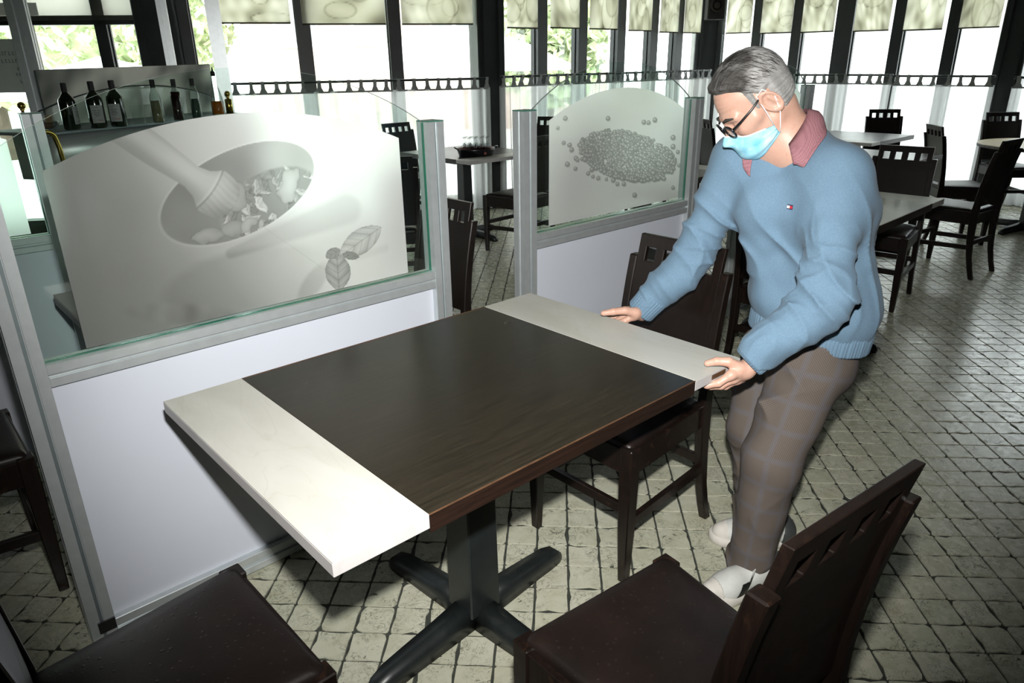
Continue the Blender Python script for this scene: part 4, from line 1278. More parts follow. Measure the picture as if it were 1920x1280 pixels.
simple('lace', (0.50, 0.51, 0.49), 0.8, 0, 0.05, 60)
simple('flag_navy', (0.01, 0.015, 0.06), 0.8, 0, 0.05, 60)
simple('flag_white', (0.75, 0.75, 0.75), 0.8, 0, 0.02, 60)
simple('flag_red', (0.42, 0.02, 0.035), 0.8, 0, 0.05, 60)
simple('eye_dark', (0.03, 0.02, 0.015), 0.3, 0, 0.1, 30)

# ---- skeleton: (pixel, distance from the camera plane) of each joint
def J(x, y, d):
    return ony((x, y), d)
hipL, kneL, ankL = J(1515, 690, 1.82), J(1447, 860, 1.73), J(1403, 1062, 1.745)
hipR, kneR, ankR = J(1448, 660, 2.00), J(1412, 800, 1.94), J(1424, 985, 1.955)
pelv = J(1518, 640, 1.90)
waist = J(1528, 560, 1.90)
chest = J(1500, 385, 1.88)
nbase = J(1480, 262, 1.90)
LAT = np.array([0.66, -0.75, 0.0]); LAT /= np.linalg.norm(LAT)
FWD = np.array([-0.75, -0.66, 0.0]); FWD /= np.linalg.norm(FWD)
shc = J(1490, 300, 1.88)
shL = shc + LAT * 0.116 + np.array([0, 0, -0.03]); shR = shc - LAT * 0.160 + np.array([0, 0, -0.02])
elL, wrL = J(1547, 560, 1.655), J(1412, 672, 1.655)
elR, wrR = J(1308, 468, 2.03), J(1206, 578, 2.065)
YAW, PIT = math.radians(184), math.radians(45)
HS = 0.92
hf = np.array([math.cos(YAW) * math.cos(PIT), math.sin(YAW) * math.cos(PIT), -math.sin(PIT)])
hl = np.cross([0, 0, 1.0], hf); hl /= np.linalg.norm(hl)
hu = np.cross(hf, hl)
HR = np.array([hf, hl, hu])                       # world -> head frame
earL = J(1441, 194, 1.83)
HO = earL - hl * 0.078 * HS + hu * 0.004
def Hd(x, y, z):
    return HO + (hf * x + hl * y + hu * z) * HS

def head_sdf(P, ears=True):
    return head_raw((P - HO) @ HR.T / HS, ears) * HS
def head_raw(q, ears=True):
    e = lambda c, r, R=None: ellip(q, c, R, r)
    ay = np.abs(q[:, 1]); qs = np.stack([q[:, 0], ay, q[:, 2]], 1)
    d = e((-.006, 0, .038), (.100, .077, .090))
    d = smin(d, e((.030, 0, -.035), (.068, .063, .082)), .03)
    d = smin(d, cone(q, (.066, 0, -.098), (.058, 0, -.085), .026, .036), .03)
    d = smin(d, cone(qs, (.0, .052, -.055), (.055, .022, -.098), .020, .022), .025)
    d = smin(d, cone(qs, (.072, .040, -.020), (.040, .060, -.012), .020, .014), .02)
    d = smin(d, cone(qs, (.090, .010, .026), (.078, .046, .022), .011, .010), .014)
    sock = np.linalg.norm((qs - np.array([.100, .033, .002])) / np.array([1, 1.4, .9]), axis=1) - .013
    d = -smin(-d, sock, .010)
    d = smin(d, np.linalg.norm((qs - np.array([.078, .032, .003])), axis=1) - .0130, .003)
    d = smin(d, cone(q, (.092, 0, .016), (.116, 0, -.030), .0085, .0125), .012)
    d = smin(d, cone(qs, (.104, .010, -.036), (.096, .014, -.036), .008, .008), .008)
    # brow and smile creases
    d = d - 0.0009 * np.exp(-((q[:, 0] - .09) / .03) ** 2) * np.sin(q[:, 2] * 520) * sst(q[:, 2], .035, .05)
    # ears: rim, concha, lobe
    if ears:
        c = np.array([-.006, .080, -.002]); r_ = qs - c
        th = 0.30
        x = r_[:, 0] * math.cos(th) - r_[:, 2] * math.sin(th); z = r_[:, 0] * math.sin(th) + r_[:, 2] * math.cos(th); y = r_[:, 1] + 0.35 * x
        plate = np.maximum(np.hypot(x / .020, z / .034) - 1, 0) * .02
        dd = np.hypot(np.hypot(x / .019, z / .033) * .026 - .026, y - .006)
        rim = dd - .0055
        disk = np.maximum(np.hypot(x / .020, z / .034) * .024 - .024, np.abs(y) - .0045)
        lobe = np.linalg.norm(np.stack([x - .004, y - .002, z + .030], 1), axis=1) - .0085
        anti = cone(np.stack([x, y, z], 1), (-.006, .006, -.014), (-.005, .007, .014), .0042, .0045)
        ear = smin(smin(smin(rim, disk, .005), lobe, .008), anti, .004)
        d = smin(d, ear, .006)
    return d
neck_a = Hd(-.030, 0, -.055); neck_b = nbase + np.array([0.0, 0.0, -0.02])

# ---- hands: chains of knuckles in world space
LZ = 0.7505                      # top of the leaf
pR = dn(1.60, 0, 0)
edge_d = 0.984 + 0.601           # outer long edge of the held leaf, in PD
end_n = 1.268 - 0.397            # near end of the held leaf, in PN
def D3(d, n, z):
    return dn(d, n, z)
def chain(P, pts, rs, k=.004):
    d = None
    for (a, b, ra, rb) in zip(pts, pts[1:], rs, rs[1:]):
        c = cone(P, a, b, ra, rb)
        d = c if d is None else smin(d, c, k)
    return d
# left (near) hand holds the end of the leaf at its outer corner: thumb above, fingers below
wl = wrL + (J(1392, 690, 1.645) - wrL) * 0.6
hLk = [J(1362, 700, 1.628), J(1366, 712, 1.640), J(1372, 716, 1.655), J(1380, 714, 1.672)]
FL = [
    ([J(1372, 702, 1.628), J(1347, 718, 1.625), J(1326, 722, 1.632), J(1314, 718, 1.640)], [.0115, .0100, .0092, .0082]),
    ([J(1378, 708, 1.642), J(1352, 723, 1.645), J(1332, 724, 1.652), J(1322, 719, 1.660)], [.0115, .0100, .0092, .0082]),
    ([J(1384, 710, 1.656), J(1360, 724, 1.664), J(1342, 724, 1.672), J(1332, 718, 1.680)], [.0110, .0095, .0088, .0080]),
    ([J(1390, 708, 1.670), J(1370, 720, 1.682), J(1356, 722, 1.690), J(1348, 717, 1.696)], [.0100, .0085, .0078, .0070]),
]
TL = ([J(1388, 690, 1.640), J(1366, 678, 1.640), J(1344, 677, 1.645), J(1326, 681, 1.650)], [.0150, .0125, .0108, .0085])
# right (far) hand lies over the outer edge: thumb along the top, fingers curled under the far side
FR = [
    ([J(1190, 592, 2.035), J(1172, 601, 2.030), J(1158, 606, 2.040), J(1150, 603, 2.052)], [.0115, .0100, .0090, .0082]),
    ([J(1186, 588, 2.055), J(1166, 597, 2.055), J(1150, 603, 2.062), J(1141, 600, 2.072)], [.0115, .0100, .0090, .0082]),
    ([J(1182, 585, 2.075), J(1162, 592, 2.078), J(1146, 598, 2.084), J(1137, 596, 2.092)], [.0110, .0095, .0086, .0078]),
    ([J(1180, 582, 2.092), J(1162, 587, 2.098), J(1149, 592, 2.104), J(1141, 591, 2.110)], [.0100, .0085, .0076, .0070]),
]
TR = ([J(1192, 586, 2.030), J(1172, 582, 2.020), J(1150, 584, 2.015), J(1131, 587, 2.018)], [.0150, .0122, .0105, .0085])
def hand_sdf(P, wr, fingers, thumb):
    d = None
    kn = [f[0][0] for f in fingers]
    for k_, f in enumerate(fingers):
        c = chain(P, f[0], f[1]); d = c if d is None else np.minimum(d, c)
        pm = cone(P, wr, kn[k_], .019, .0125); d = smin(d, pm, .010 if k_ else .008)
    d = smin(d, cone(P, wr, thumb[0][0], .020, .0165), .012)
    d = smin(d, chain(P, *thumb), .006)
    # tendons and knuckles
    for f in fingers:
        d = smin(d, np.linalg.norm(P - (f[0][1] * 0.15 + f[0][0] * 0.85), axis=1) - .0118, .006)
    return d
wLh = J(1398, 693, 1.650); wRh = J(1203, 586, 2.058)
def near(P, c, r, f):
    dd = np.linalg.norm(P - c, axis=1) - r
    out = dd + .03; m = dd < 0
    if m.any():
        out[m] = f(P[m])
    return out
def body_sdf(P):
    d = near(P, HO, .20, head_sdf)
    d = smin(d, cone(P, neck_a, neck_b, .052, .060), .025)
    d = smin(d, cone(P, Hd(.045, 0, -.095), neck_b + FWD * .015 + np.array([0, 0, -.02]), .018, .022), .03)
    for s in (-1, 1):
        d = smin(d, cone(P, chest + LAT * s * .045, pelv + LAT * s * .04, .072, .066), .05)
        d = smin(d, cone(P, nbase, (shL if s > 0 else shR) + np.array([0, 0, -.03]), .05, .045), .04)
    for sh, el, wr, h in ((shL, elL, wLh, (FL, TL)), (shR, elR, wRh, (FR, TR))):
        d = smin(d, cone(P, sh + np.array([0, 0, -.02]), el, .045, .036), .03)
        d = smin(d, cone(P, el, wr, .036, .0215), .02)
        d = smin(d, near(P, h[0][1][0][1], .13, lambda Q: hand_sdf(Q, wr, *h)), .008)
    for hp, kn, an in ((hipL, kneL, ankL), (hipR, kneR, ankR)):
        d = smin(d, cone(P, hp, kn, .060, .042), .04)
        d = smin(d, cone(P, kn, an + np.array([0, 0, -.02]), .042, .032), .03)
    return d
man = thing('person', 'grey-haired person in blue jumper and face mask, bending to fit a table leaf', 'person', (float(ankL[0] + ankR[0]) / 2, float(ankL[1] + ankR[1]) / 2, 0))
ML = np.array(man.location)
def part(name, V, F, mat, parent=None, label=None):
    p = man if parent is None else parent
    return obj(name, np_mesh(name, np.asarray(V) - ML, F), mat, p, label=label)
V, F = surface(body_sdf, (0.20, 1.45, 0.02), (1.10, 2.30, 1.60), 0.0036)
body = part('body', V, F, 'skin')

# ---- cloth: folds as displacement
def folds(P, seed, n, k, amp, dirs=None):
    r = np.random.default_rng(seed); s = np.zeros(len(P))
    for _ in range(n):
        w_ = r.normal(0, 1, 3); w_ /= np.linalg.norm(w_); w_ *= k * r.uniform(.6, 1.5)
        w2 = r.normal(0, 1, 3) * k * .35
        s += np.sin(P @ w_ + r.uniform(0, 6.28) + 1.3 * np.sin(P @ w2 + r.uniform(0, 6.28)))
    return amp * s / math.sqrt(n)
def crease(x):
    return (1 - np.abs(np.sin(x * .5))) ** 2 * 1.5 - .3
def warp(P, seed, k):
    r = np.random.default_rng(seed); o = 0
    for _ in range(4):
        o = o + np.sin(P @ (r.normal(0, 1, 3) * k) + r.uniform(0, 6.28))
    return o
def along(P, a, b):
    ab = b - a; L_ = np.linalg.norm(ab); return ((P - a) @ ab) / (L_ * L_), L_
def sleeve(P, sh, el, wr, r, seed):
    d = smin(cone(P, sh, el, r[0], r[1]), cone(P, el, wr, r[1], r[2]), .03)
    d = smin(d, cone(P, sh, sh + (el - sh) * .4, r[0] + .006, r[0]), .02)
    # ring folds gathered above the elbow and the cuff
    t, L_ = along(P, el, wr); t2, L2 = along(P, sh, el)
    rr = np.random.default_rng(seed)
    w_ = warp(P, seed, 16); w2 = P @ rr.normal(0, 1, 3) * 30
    d = d - .0042 * crease(t * L_ * 120 + 1.5 * w_ + w2) * np.exp(-((t - .12) / .38) ** 2) - .0024 * crease(t * L_ * 190 + 2.2 * w_ + w2) * np.exp(-((t - .8) / .22) ** 2)
    d = d - .0048 * crease(t2 * L2 * 85 + 1.6 * w_ - w2) * np.exp(-((t2 - .78) / .35) ** 2)
    return d
HEMZ = None
def torso_sdf(P, grow=0.0):
    d = None
    for s in (-1, 1):
        c = cone(P, chest + LAT * s * .074 - FWD * .004, waist + LAT * s * .056 + FWD * .008, .108, .106)
        d = c if d is None else smin(d, c, .06)
        d = smin(d, cone(P, waist + LAT * s * .056 + FWD * .008, pelv + LAT * s * .058 + np.array([0, 0, -.02]), .106, .098), .05)
        d = smin(d, cone(P, shc + LAT * s * .078 + FWD * -.02 + np.array([0, 0, -.045]), chest + LAT * s * .074, .084, .108), .05)
        d = smin(d, cone(P, nbase - FWD * .040 + np.array([0, 0, -.012]), (shL if s > 0 else shR), .062, .060), .05)
    return d - grow
cut_c = nbase + np.array([0, 0, .045]) + FWD * .02
def neck_cut(P, r, vdepth, vw):
    """round neck hole running into a V on the chest"""
    ax = neck_a - neck_b; ax = ax / np.linalg.norm(ax)
    d = cone(P, nbase - ax * .02, nbase + ax * .3, r, r + .02)
    # the V
    o = nbase + FWD * .055 + np.array([0, 0, .0])
    dn_ = np.array([FWD[0] * .35, FWD[1] * .35, -1.0]); dn_ /= np.linalg.norm(dn_)
    tip = o + dn_ * vdepth
    d = smin(d, cone(P, o + FWD * .03, tip + FWD * .05, vw, .003), .01)
    return d
hem_n = np.array([0.10, -0.02, 1.0]); hem_n /= np.linalg.norm(hem_n)
hem_p = J(1530, 652, 1.80)
def sweater_sdf(P):
    d = torso_sdf(P)
    d = smin(d, sleeve(P, shL, elL, wrL, (.070, .062, .043), 3), .035)
    d = smin(d, sleeve(P, shR, elR, wrR, (.070, .058, .042), 4), .035)
    z = P @ hem_n - hem_p @ hem_n
    blouse = np.exp(-((z - .085) / .05) ** 2) * .010 - np.exp(-((z - .02) / .03) ** 2) * .004
    d = d - blouse * (1 - sst(np.abs(z), .2, .3))
    f = folds(P * np.array([1, 1, .55]), 21, 7, 26, .0052) + folds(P, 22, 6, 60, .0022)
    lowz = sst(P[:, 2], 1.30, .85)
    d = d - f * (.45 + .75 * lowz)
    # slanting drag folds from the far armpit towards the near hip
    ax = np.array([.45, -.2, -.85]); nrm = np.array([.88, 0, .46])
    d = d - .0080 * crease(P @ nrm * 70 + 1.6 * warp(P, 77, 9)) * np.exp(-((P[:, 2] - 1.0) / .16) ** 2)
    d = np.maximum(d, -z)                       # hem
    tL = ((P - wrL) @ ((wrL - elL) / np.linalg.norm(wrL - elL))); tR = ((P - wrR) @ ((wrR - elR) / np.linalg.norm(wrR - elR)))
    nearL = np.linalg.norm(P - wrL, axis=1) < .12; nearR = np.linalg.norm(P - wrR, axis=1) < .12
    d = np.where(nearL, np.maximum(d, tL - .012), d); d = np.where(nearR, np.maximum(d, tR - .012), d)
    nc = neck_cut(P, .066, .115, .036)
    d = np.where(P[:, 2] > 1.0, np.maximum(d, -nc), d)
    return d
V, F = surface(sweater_sdf, (0.22, 1.45, 0.55), (1.20, 2.40, 1.42), 0.0046)
sweater = part('sweater', V, F, 'sweater_knit', label='light blue V-neck knitted jumper')

# ribbed welts: hem and cuffs, each rib a raised ridge
def welt(name, ringpts, nrm_off, label):
    """ringpts: list of rings (lists of world points); zig-zag ribs"""
    V, Fq, uv = [], [], []
    n = len(ringpts[0])
    for r in ringpts:
        V += list(r)
    for i in range(len(ringpts) - 1):
        for j in range(n):
            k = (j + 1) % n
            Fq.append((i * n + j, i * n + k, (i + 1) * n + k, (i + 1) * n + j))
    me = np_mesh(name, np.array(V) - ML, np.array(Fq))
    return obj(name, me, 'sweater_knit', sweater, label=label)
def project_out(c, dirs, sdf, tmax=.35, it=60):
    """march from inside c along dirs to the zero of sdf"""
    t = np.zeros(len(dirs))
    for _ in range(it):
        t = np.clip(t - np.minimum(sdf(c + dirs * t[:, None]), .02) * .8 * -1 * -1, 0, tmax)
    return t
def ring_at(c, u, v, sdf, n, tmax=.3):
    an = np.linspace(0, 2 * math.pi, n, endpoint=False)
    dirs = np.cos(an)[:, None] * u + np.sin(an)[:, None] * v
    t = np.linspace(0, tmax, 90)
    S = sdf((c + dirs[:, None, :] * t[None, :, None]).reshape(-1, 3)).reshape(n, -1)
    first = np.argmax(S > 0, axis=1)
    return t[first], dirs, c
for nm, (el_, wr_, lab) in {'l': (elL, wrL, 'ribbed cuff'), 'r': (elR, wrR, 'ribbed cuff')}.items():
    ax = (wr_ - el_) / np.linalg.norm(wr_ - el_); u = np.cross(ax, [0, 0, 1.0]); u /= np.linalg.norm(u); v = np.cross(ax, u)
    n = 120; an = np.linspace(0, 2 * math.pi, n, endpoint=False); rib = .0011 * np.sign(np.sin(an * 30))
    rings = []
    for (s, r_) in ((.014, .030), (.016, .040), (.010, .0435), (-.02, .0445), (-.046, .0470), (-.052, .0475), (-.054, .043)):
        rr = r_ + rib
        rings.append([wr_ + ax * s + (u * math.cos(a) + v * math.sin(a)) * q for a, q in zip(an, rr)])
    welt('cuff', rings, 0, lab)
hu_ = np.cross(hem_n, [0, 1.0, 0]); hu_ /= np.linalg.norm(hu_); hv_ = np.cross(hem_n, hu_)
n = 420; an = np.linspace(0, 2 * math.pi, n, endpoint=False); rib = .0012 * np.sign(np.sin(an * 105))
cen0 = pelv - hem_n * ((pelv - hem_p) @ hem_n)
base_sdf = lambda P: torso_sdf(P)
t0, dirs, _ = ring_at(cen0 + hem_n * .03, hu_, hv_, base_sdf, n)
t0 = np.convolve(np.concatenate([t0[-12:], t0, t0[:12]]), np.ones(25) / 25, 'valid')
rings = []
for (z, g) in ((-.004, -.010), (-.006, .001), (.0, .004), (.03, .005), (.055, .005), (.06, .002), (.062, -.004)):
    rings.append(cen0 + hem_n * z + dirs * (t0 + g + rib)[:, None])
welt('waistband_rib', rings, 0, 'ribbed waistband')

# ---- small flag on the chest
logo_p = J(1482, 388, 1.70)
dd = ray((1482, 388)); o3 = np.array([0, 0, HC]); tt = np.linspace(1.2, 2.2, 900)
S = sweater_sdf(o3 + dd * tt[:, None] / np.linalg.norm(dd)); k = int(np.argmax(S < 0)); lp = o3 + dd / np.linalg.norm(dd) * tt[k]
e_ = .002; gr = np.array([sweater_sdf((lp + v)[None])[0] - sweater_sdf((lp - v)[None])[0] for v in np.eye(3) * e_]); gr /= np.linalg.norm(gr)
lu = np.cross([0, 0, 1.0], gr); lu /= np.linalg.norm(lu); lv = np.cross(gr, lu)
def patch(x0, x1, y0, y1, h, mat, name, par):
    c = lp + gr * h
    P = [c + lu * x + lv * y for x, y in ((x0, y0), (x1, y0), (x1, y1), (x0, y1))]
    P += [p + gr * .0008 for p in P]
    return obj(name, MB().hexa([tuple(p - ML) for p in P]), mat, par)
flag = patch(-.0085, .0085, -.0058, .0058, .0015, 'flag_navy', 'flag_patch', sweater)
patch(-.0080, 0, -.0034, .0034, .0022, 'flag_white', 'flag_white_field', flag); patch(0, .0080, -.0034, .0034, .0022, 'flag_red', 'flag_red_field', flag)

# ---- trousers
def leg_cloth(P, hp, kn, an, r, seed):
    mid = (hp + kn) / 2
    d = smin(cone(P, hp, kn, r[0], r[1]), cone(P, kn, an, r[1], r[2]), .03)
    t, L_ = along(P, kn, an); t2, L2 = along(P, hp, kn)
    ax = (an - hp) / np.linalg.norm(an - hp); w_ = warp(P, seed, 9); w3 = warp(P, seed + 50, 13)
    for sg, k_, am in ((1, 40, .0095), (-1, 52, .0075)):
        v = ax * .62 + sg * np.cross(ax, FWD) * .75
        d = d - am * crease(P @ v * k_ + 1.9 * w_ + sg) * np.clip(w3 * .35 + .35, 0, 1)
    d = d - .0075 * crease(t * L_ * 62 + 1.8 * w_ + P[:, 0] * 18) * np.exp(-((t - .95) / .16) ** 2)
    return d
def trouser_sdf(P):
    d = leg_cloth(P, hipL, kneL, ankL, (.100, .078, .062), 5)
    d = smin(d, leg_cloth(P, hipR, kneR, ankR, (.094, .074, .060), 6), .018)
    for s in (-1, 1):
        d = smin(d, cone(P, pelv + LAT * s * .052 + np.array([0, 0, .06]), pelv + LAT * s * .050 + np.array([0.0, 0, -.06]), .088, .090), .05)
    d = d - folds(P, 31, 6, 40, .0022)
    # seat drops behind the thighs
    axL = (ankL - kneL) / np.linalg.norm(ankL - kneL); axR = (ankR - kneR) / np.linalg.norm(ankR - kneR)
    cl = (P - ankL) @ axL; crr = (P - ankR) @ axR
    nl = np.linalg.norm(P - ankL, axis=1) < .14; nr = np.linalg.norm(P - ankR, axis=1) < .14
    d = np.where(nl, np.maximum(d, cl - .008), d); d = np.where(nr & ~nl, np.maximum(d, crr - .008), d)
    return d
V, F = surface(trouser_sdf, (0.45, 1.45, 0.03), (1.15, 2.25, 0.95), 0.0046)
tro = part('trousers', V, F, 'trouser_check', label='brown checked trousers with a blue windowpane line')
def cyl_uv(ob, centers_fn, uscale):
    me = ob.data; uvl = me.uv_layers.new(name='UVMap')
    co = np.empty(len(me.vertices) * 3, np.float32); me.vertices.foreach_get('co', co); co = co.reshape(-1, 3)
    u = centers_fn(co + ML)
    li = np.empty(len(me.loops), np.int32); me.loops.foreach_get('vertex_index', li)
    uvl.data.foreach_set('uv', u[li].astype(np.float32).ravel())
def trouser_uv(Pw):
    nearL = leg_cloth(Pw, hipL, kneL, ankL, (.100, .078, .062), 5) < leg_cloth(Pw, hipR, kneR, ankR, (.094, .074, .060), 6)
    out = np.zeros((len(Pw), 2))
    for m, (hp, kn, an) in ((nearL, (hipL, kneL, ankL)), (~nearL, (hipR, kneR, ankR))):
        ax = an - hp; L_ = np.linalg.norm(ax); ax = ax / L_
        t = (Pw[m] - hp) @ ax
        tt_, L1 = along(Pw[m], hp, kn)
        c = np.where((tt_ < 1)[:, None], hp + np.clip(tt_, -1, 1)[:, None] * (kn - hp), kn + np.clip(along(Pw[m], kn, an)[0], 0, 2)[:, None] * (an - kn))
        r_ = Pw[m] - c
        # the camera-side half opens out flat so that the check runs down the leg
        sd = np.cross(ax, FWD); sd /= np.linalg.norm(sd)
        out[m, 0] = np.arctan2(r_ @ FWD, r_ @ sd) * .085
        out[m, 1] = t
    return out
cyl_uv(tro, trouser_uv, 1)

# ---- shirt and collar
def shirt_sdf(P):
    d = torso_sdf(P, -.014)
    d = np.maximum(d, -neck_cut(P, .058, .075, .022))
    d = np.maximum(d, 1.16 - P[:, 2])
    return d
V, F = surface(shirt_sdf, (0.45, 1.60, 1.05), (1.05, 2.20, 1.42), 0.006)
shirt = part('shirt', V, F, 'shirt_gingham', label='dusty red fine-checked shirt under the jumper')
nax = (neck_a - neck_b) / np.linalg.norm(neck_a - neck_b)
cfw = FWD - nax * (FWD @ nax); cfw /= np.linalg.norm(cfw); clf = np.cross(nax, cfw)      # man's left of the neck
def collar():
    """fold-over collar: stand rises round the neck, fall turns down to two points"""
    nphi = 61; V = []; Fq = []; rows = 9
    for i in range(nphi):
        ph = math.radians(-132 + 282 * i / (nphi - 1))           # 0 = nape
        a = abs(ph)
        dirv = -cfw * math.cos(ph) + clf * math.sin(ph)
        f = max(0.0, (a - 1.2) / 1.56)
        top = nbase + nax * (.056 - .060 * f ** 1.3) + dirv * (.061 + .006 * f) + cfw * .012 * f
        st = nbase + nax * (.010 - .045 * f) + dirv * (.063 + .010 * f) + cfw * .01 * f
        length = .046 + .034 * float(sst(np.array(a), .7, 2.2)) - .030 * float(sst(np.array(a), 2.36, 2.62))
        outd = dirv * (.30 + .1 * f) - nax * (1.0) + cfw * (.2 * f)
        outd = outd / np.linalg.norm(outd)
        for r in range(rows):
            if r < 3:
                p = st + (top - st) * r / 2.0
            else:
                k = (r - 2) / (rows - 3)
                p = top + dirv * .010 * min(1, k * 3) + outd * length * k + dirv * .008 * math.sin(k * 3.1)
            V.append(p)
    for i in range(nphi - 1):
        for r in range(rows - 1):
            a = i * rows + r
            Fq.append((a, a + rows, a + rows + 1, a + 1))
    return np.array(V), np.array(Fq)
V, F = collar()
# keep the fall of the collar outside jumper and shirt
S = np.minimum(sweater_sdf(V), torso_sdf(V))
for _ in range(12):
    bad = S < .004
    if not bad.any(): break
    eps = .003
    g_ = np.stack([torso_sdf(V + np.eye(3)[k] * eps) - torso_sdf(V - np.eye(3)[k] * eps) for k in range(3)], 1); g_ /= np.linalg.norm(g_, axis=1)[:, None] + 1e-9
    V = V + np.where(bad[:, None], g_ * np.clip(.005 - S, 0, .01)[:, None], 0)
    S = np.minimum(sweater_sdf(V), torso_sdf(V))
col = part('collar', V, F, 'shirt_gingham', shirt)
so_ = col.modifiers.new('thickness', 'SOLIDIFY'); so_.thickness = .0022; so_.offset = 1

# ---- hair
def hairline(q):
    """>0 where hair grows, in the head frame"""
    x, y, z = q[:, 0], q[:, 1], q[:, 2]
    front = z - (.080 + 1.25 * (x - .052)) + .010 * np.cos(y * 40)          # forehead
    side = z - (.020 + .55 * np.clip(x - .012, 0, .2) + .10 * np.clip(.012 - x, 0, .04))
    burn = np.minimum(np.minimum(.036 - x, x - .010), z + .030)            # sideburn before the ear
    back = np.minimum(-.020 - x, z + .062 + .15 * (x + .06))
    s = np.minimum(np.minimum(side, front + .0), .03)
    s = np.maximum(s, np.minimum(back, .03))
    return np.maximum(s, burn)
def hair_sdf(P):
    return hair_raw((P - HO) @ HR.T / HS) * HS
def hair_raw(q):
    skull = ellip(q, (-.006, 0, .038), None, (.100, .077, .090))
    skull = smin(skull, ellip(q, (-.030, 0, -.020), None, (.062, .060, .055)), .03)
    h = hairline(q)
    th = .013 * sst(h, -.004, .020) + .004 * sst(q[:, 2], .06, .12) - .004
    ang = np.arctan2(q[:, 1], q[:, 2] + .02)
    st = np.sin(ang * 46 + 6 * np.sin(q[:, 0] * 26) + 2 * np.sin(ang * 9)) + .7 * np.sin(ang * 83 + 9 * np.sin(q[:, 0] * 19 + 1)) 
    d = skull - th - .0012 * st * sst(h, 0, .015)
    # fringe combed across the far temple
    d = smin(d, cone(q, (.060, -.030, .108), (.088, -.060, .050), .010, .004), .012)
    d = np.where(h < -.006, np.maximum(d, -h * .6), d)
    return d
V, F = surface(hair_sdf, HO - .18, HO + .18, 0.0028)
hair = part('hair', V, F, 'hair_grey', label='short grey hair, darker on the crown')
def hair_uv(Pw):
    q = (Pw - HO) @ HR.T / HS
    return np.stack([q[:, 0] * 4, np.arctan2(q[:, 1], q[:, 2] + .02) * .9], 1)
cyl_uv(hair, hair_uv, 1)
q = (V - HO) @ HR.T / HS
at = hair.data.attributes.new('grey', 'FLOAT', 'POINT')
g_ = np.clip(1 - sst(q[:, 2] + .6 * q[:, 0], .060, .105) + .25 * np.sin(q[:, 0] * 90 + q[:, 1] * 40), 0.05, 1)
at.data.foreach_set('value', g_.astype(np.float32)[:len(hair.data.vertices)])
# single strands standing off the crown
rr = random.Random(3); mb = MB()
for _ in range(900):
    th_, ph_ = rr.uniform(0, 2 * math.pi), rr.uniform(0, 1.35)
    dloc = np.array([math.sin(ph_) * math.cos(th_) * .100 - .006, math.sin(ph_) * math.sin(th_) * .077, math.cos(ph_) * .090 + .038])
    if hairline(dloc[None])[0] < .01: continue
    nrm = np.array([(dloc[0] + .006) / .01, dloc[1] / .0059, (dloc[2] - .038) / .0081]); nrm /= np.linalg.norm(nrm)
    tang = np.array([.3 * rr.uniform(-1, 1) - .4, math.copysign(1, dloc[1]) * .6, -.5]); tang -= nrm * (tang @ nrm); tang /= np.linalg.norm(tang)
    p0 = dloc + nrm * .012; L_ = rr.uniform(.012, .03)
    pts = [p0, p0 + tang * L_ * .5 + nrm * rr.uniform(0, .004), p0 + tang * L_ + nrm * rr.uniform(-.002, .004)]
    w_ = np.cross(nrm, tang) * .0005
    W3 = [HO + HR.T @ p * HS - ML for p in (pts[0] - w_, pts[0] + w_, pts[1] + w_, pts[1] - w_, pts[2])]
    mb.add(W3, [(0, 1, 2, 3), (3, 2, 4)])
ho = obj('loose_strands', mb, 'hair_grey', hair); ho['kind'] = 'stuff'

# ---- face mask
def ray_out(c, dirs, sdf, tmax=.16):
    t = np.linspace(.01, tmax, 220)
    S = sdf((c + dirs[:, None, :] * t[None, :, None]).reshape(-1, 3)).reshape(len(dirs), -1)
    return t[np.argmax(S > 0, axis=1)]
nu, nv = 61, 31; mc = Hd(.010, 0, -.055); Vm = []; dirs = []; bul = []
for i in range(nu):
    a = math.radians(-80 + 160 * i / (nu - 1)); s = abs(a) / math.radians(80)
    ztop = .038 - .046 * s ** 1.0 ; zbot = -.080 + .026 * s ** 1.3
    for j in range(nv):
        k = j / (nv - 1); z = zbot + (ztop - zbot) * k
        dv = np.array([math.cos(a) * .095, math.sin(a) * .095, z]); dv /= np.linalg.norm(dv)
        dirs.append(HR.T @ dv)
        bul.append((.007 + .020 * math.sin(k * math.pi) * (1 - s ** 2) + .0016 * math.sin(k * math.pi * 6) * (1 - .3 * s)) if 0 < j < nv - 1 else .004)
dirs = np.array(dirs); t = ray_out(mc, dirs, lambda P: head_sdf(P, False))
t = t.reshape(nu, nv)
for _ in range(3):
    t[1:-1] = (t[:-2] + t[1:-1] * 2 + t[2:]) / 4; t[:, 1:-1] = np.maximum(t[:, 1:-1], (t[:, :-2] + t[:, 2:]) / 2)
Vm = mc + dirs * (t.ravel() + np.array(bul))[:, None]
Fm = np.array([(i * nv + j, (i + 1) * nv + j, (i + 1) * nv + j + 1, i * nv + j + 1) for i in range(nu - 1) for j in range(nv - 1)])
mask = part('face_mask', Vm, Fm, 'mask_blue', label='pale blue pleated surgical mask')
so_ = mask.modifiers.new('thickness', 'SOLIDIFY'); so_.thickness = .0012
Vg = Vm.reshape(nu, nv, 3)
obj('nose_band', MB().tube([tuple(Vg[i, nv - 1] + dirs.reshape(nu, nv, 3)[i, nv - 1] * .001 - ML) for i in range(6, nu - 6)], .0022, 6), 'mask_white', mask, 0, True)
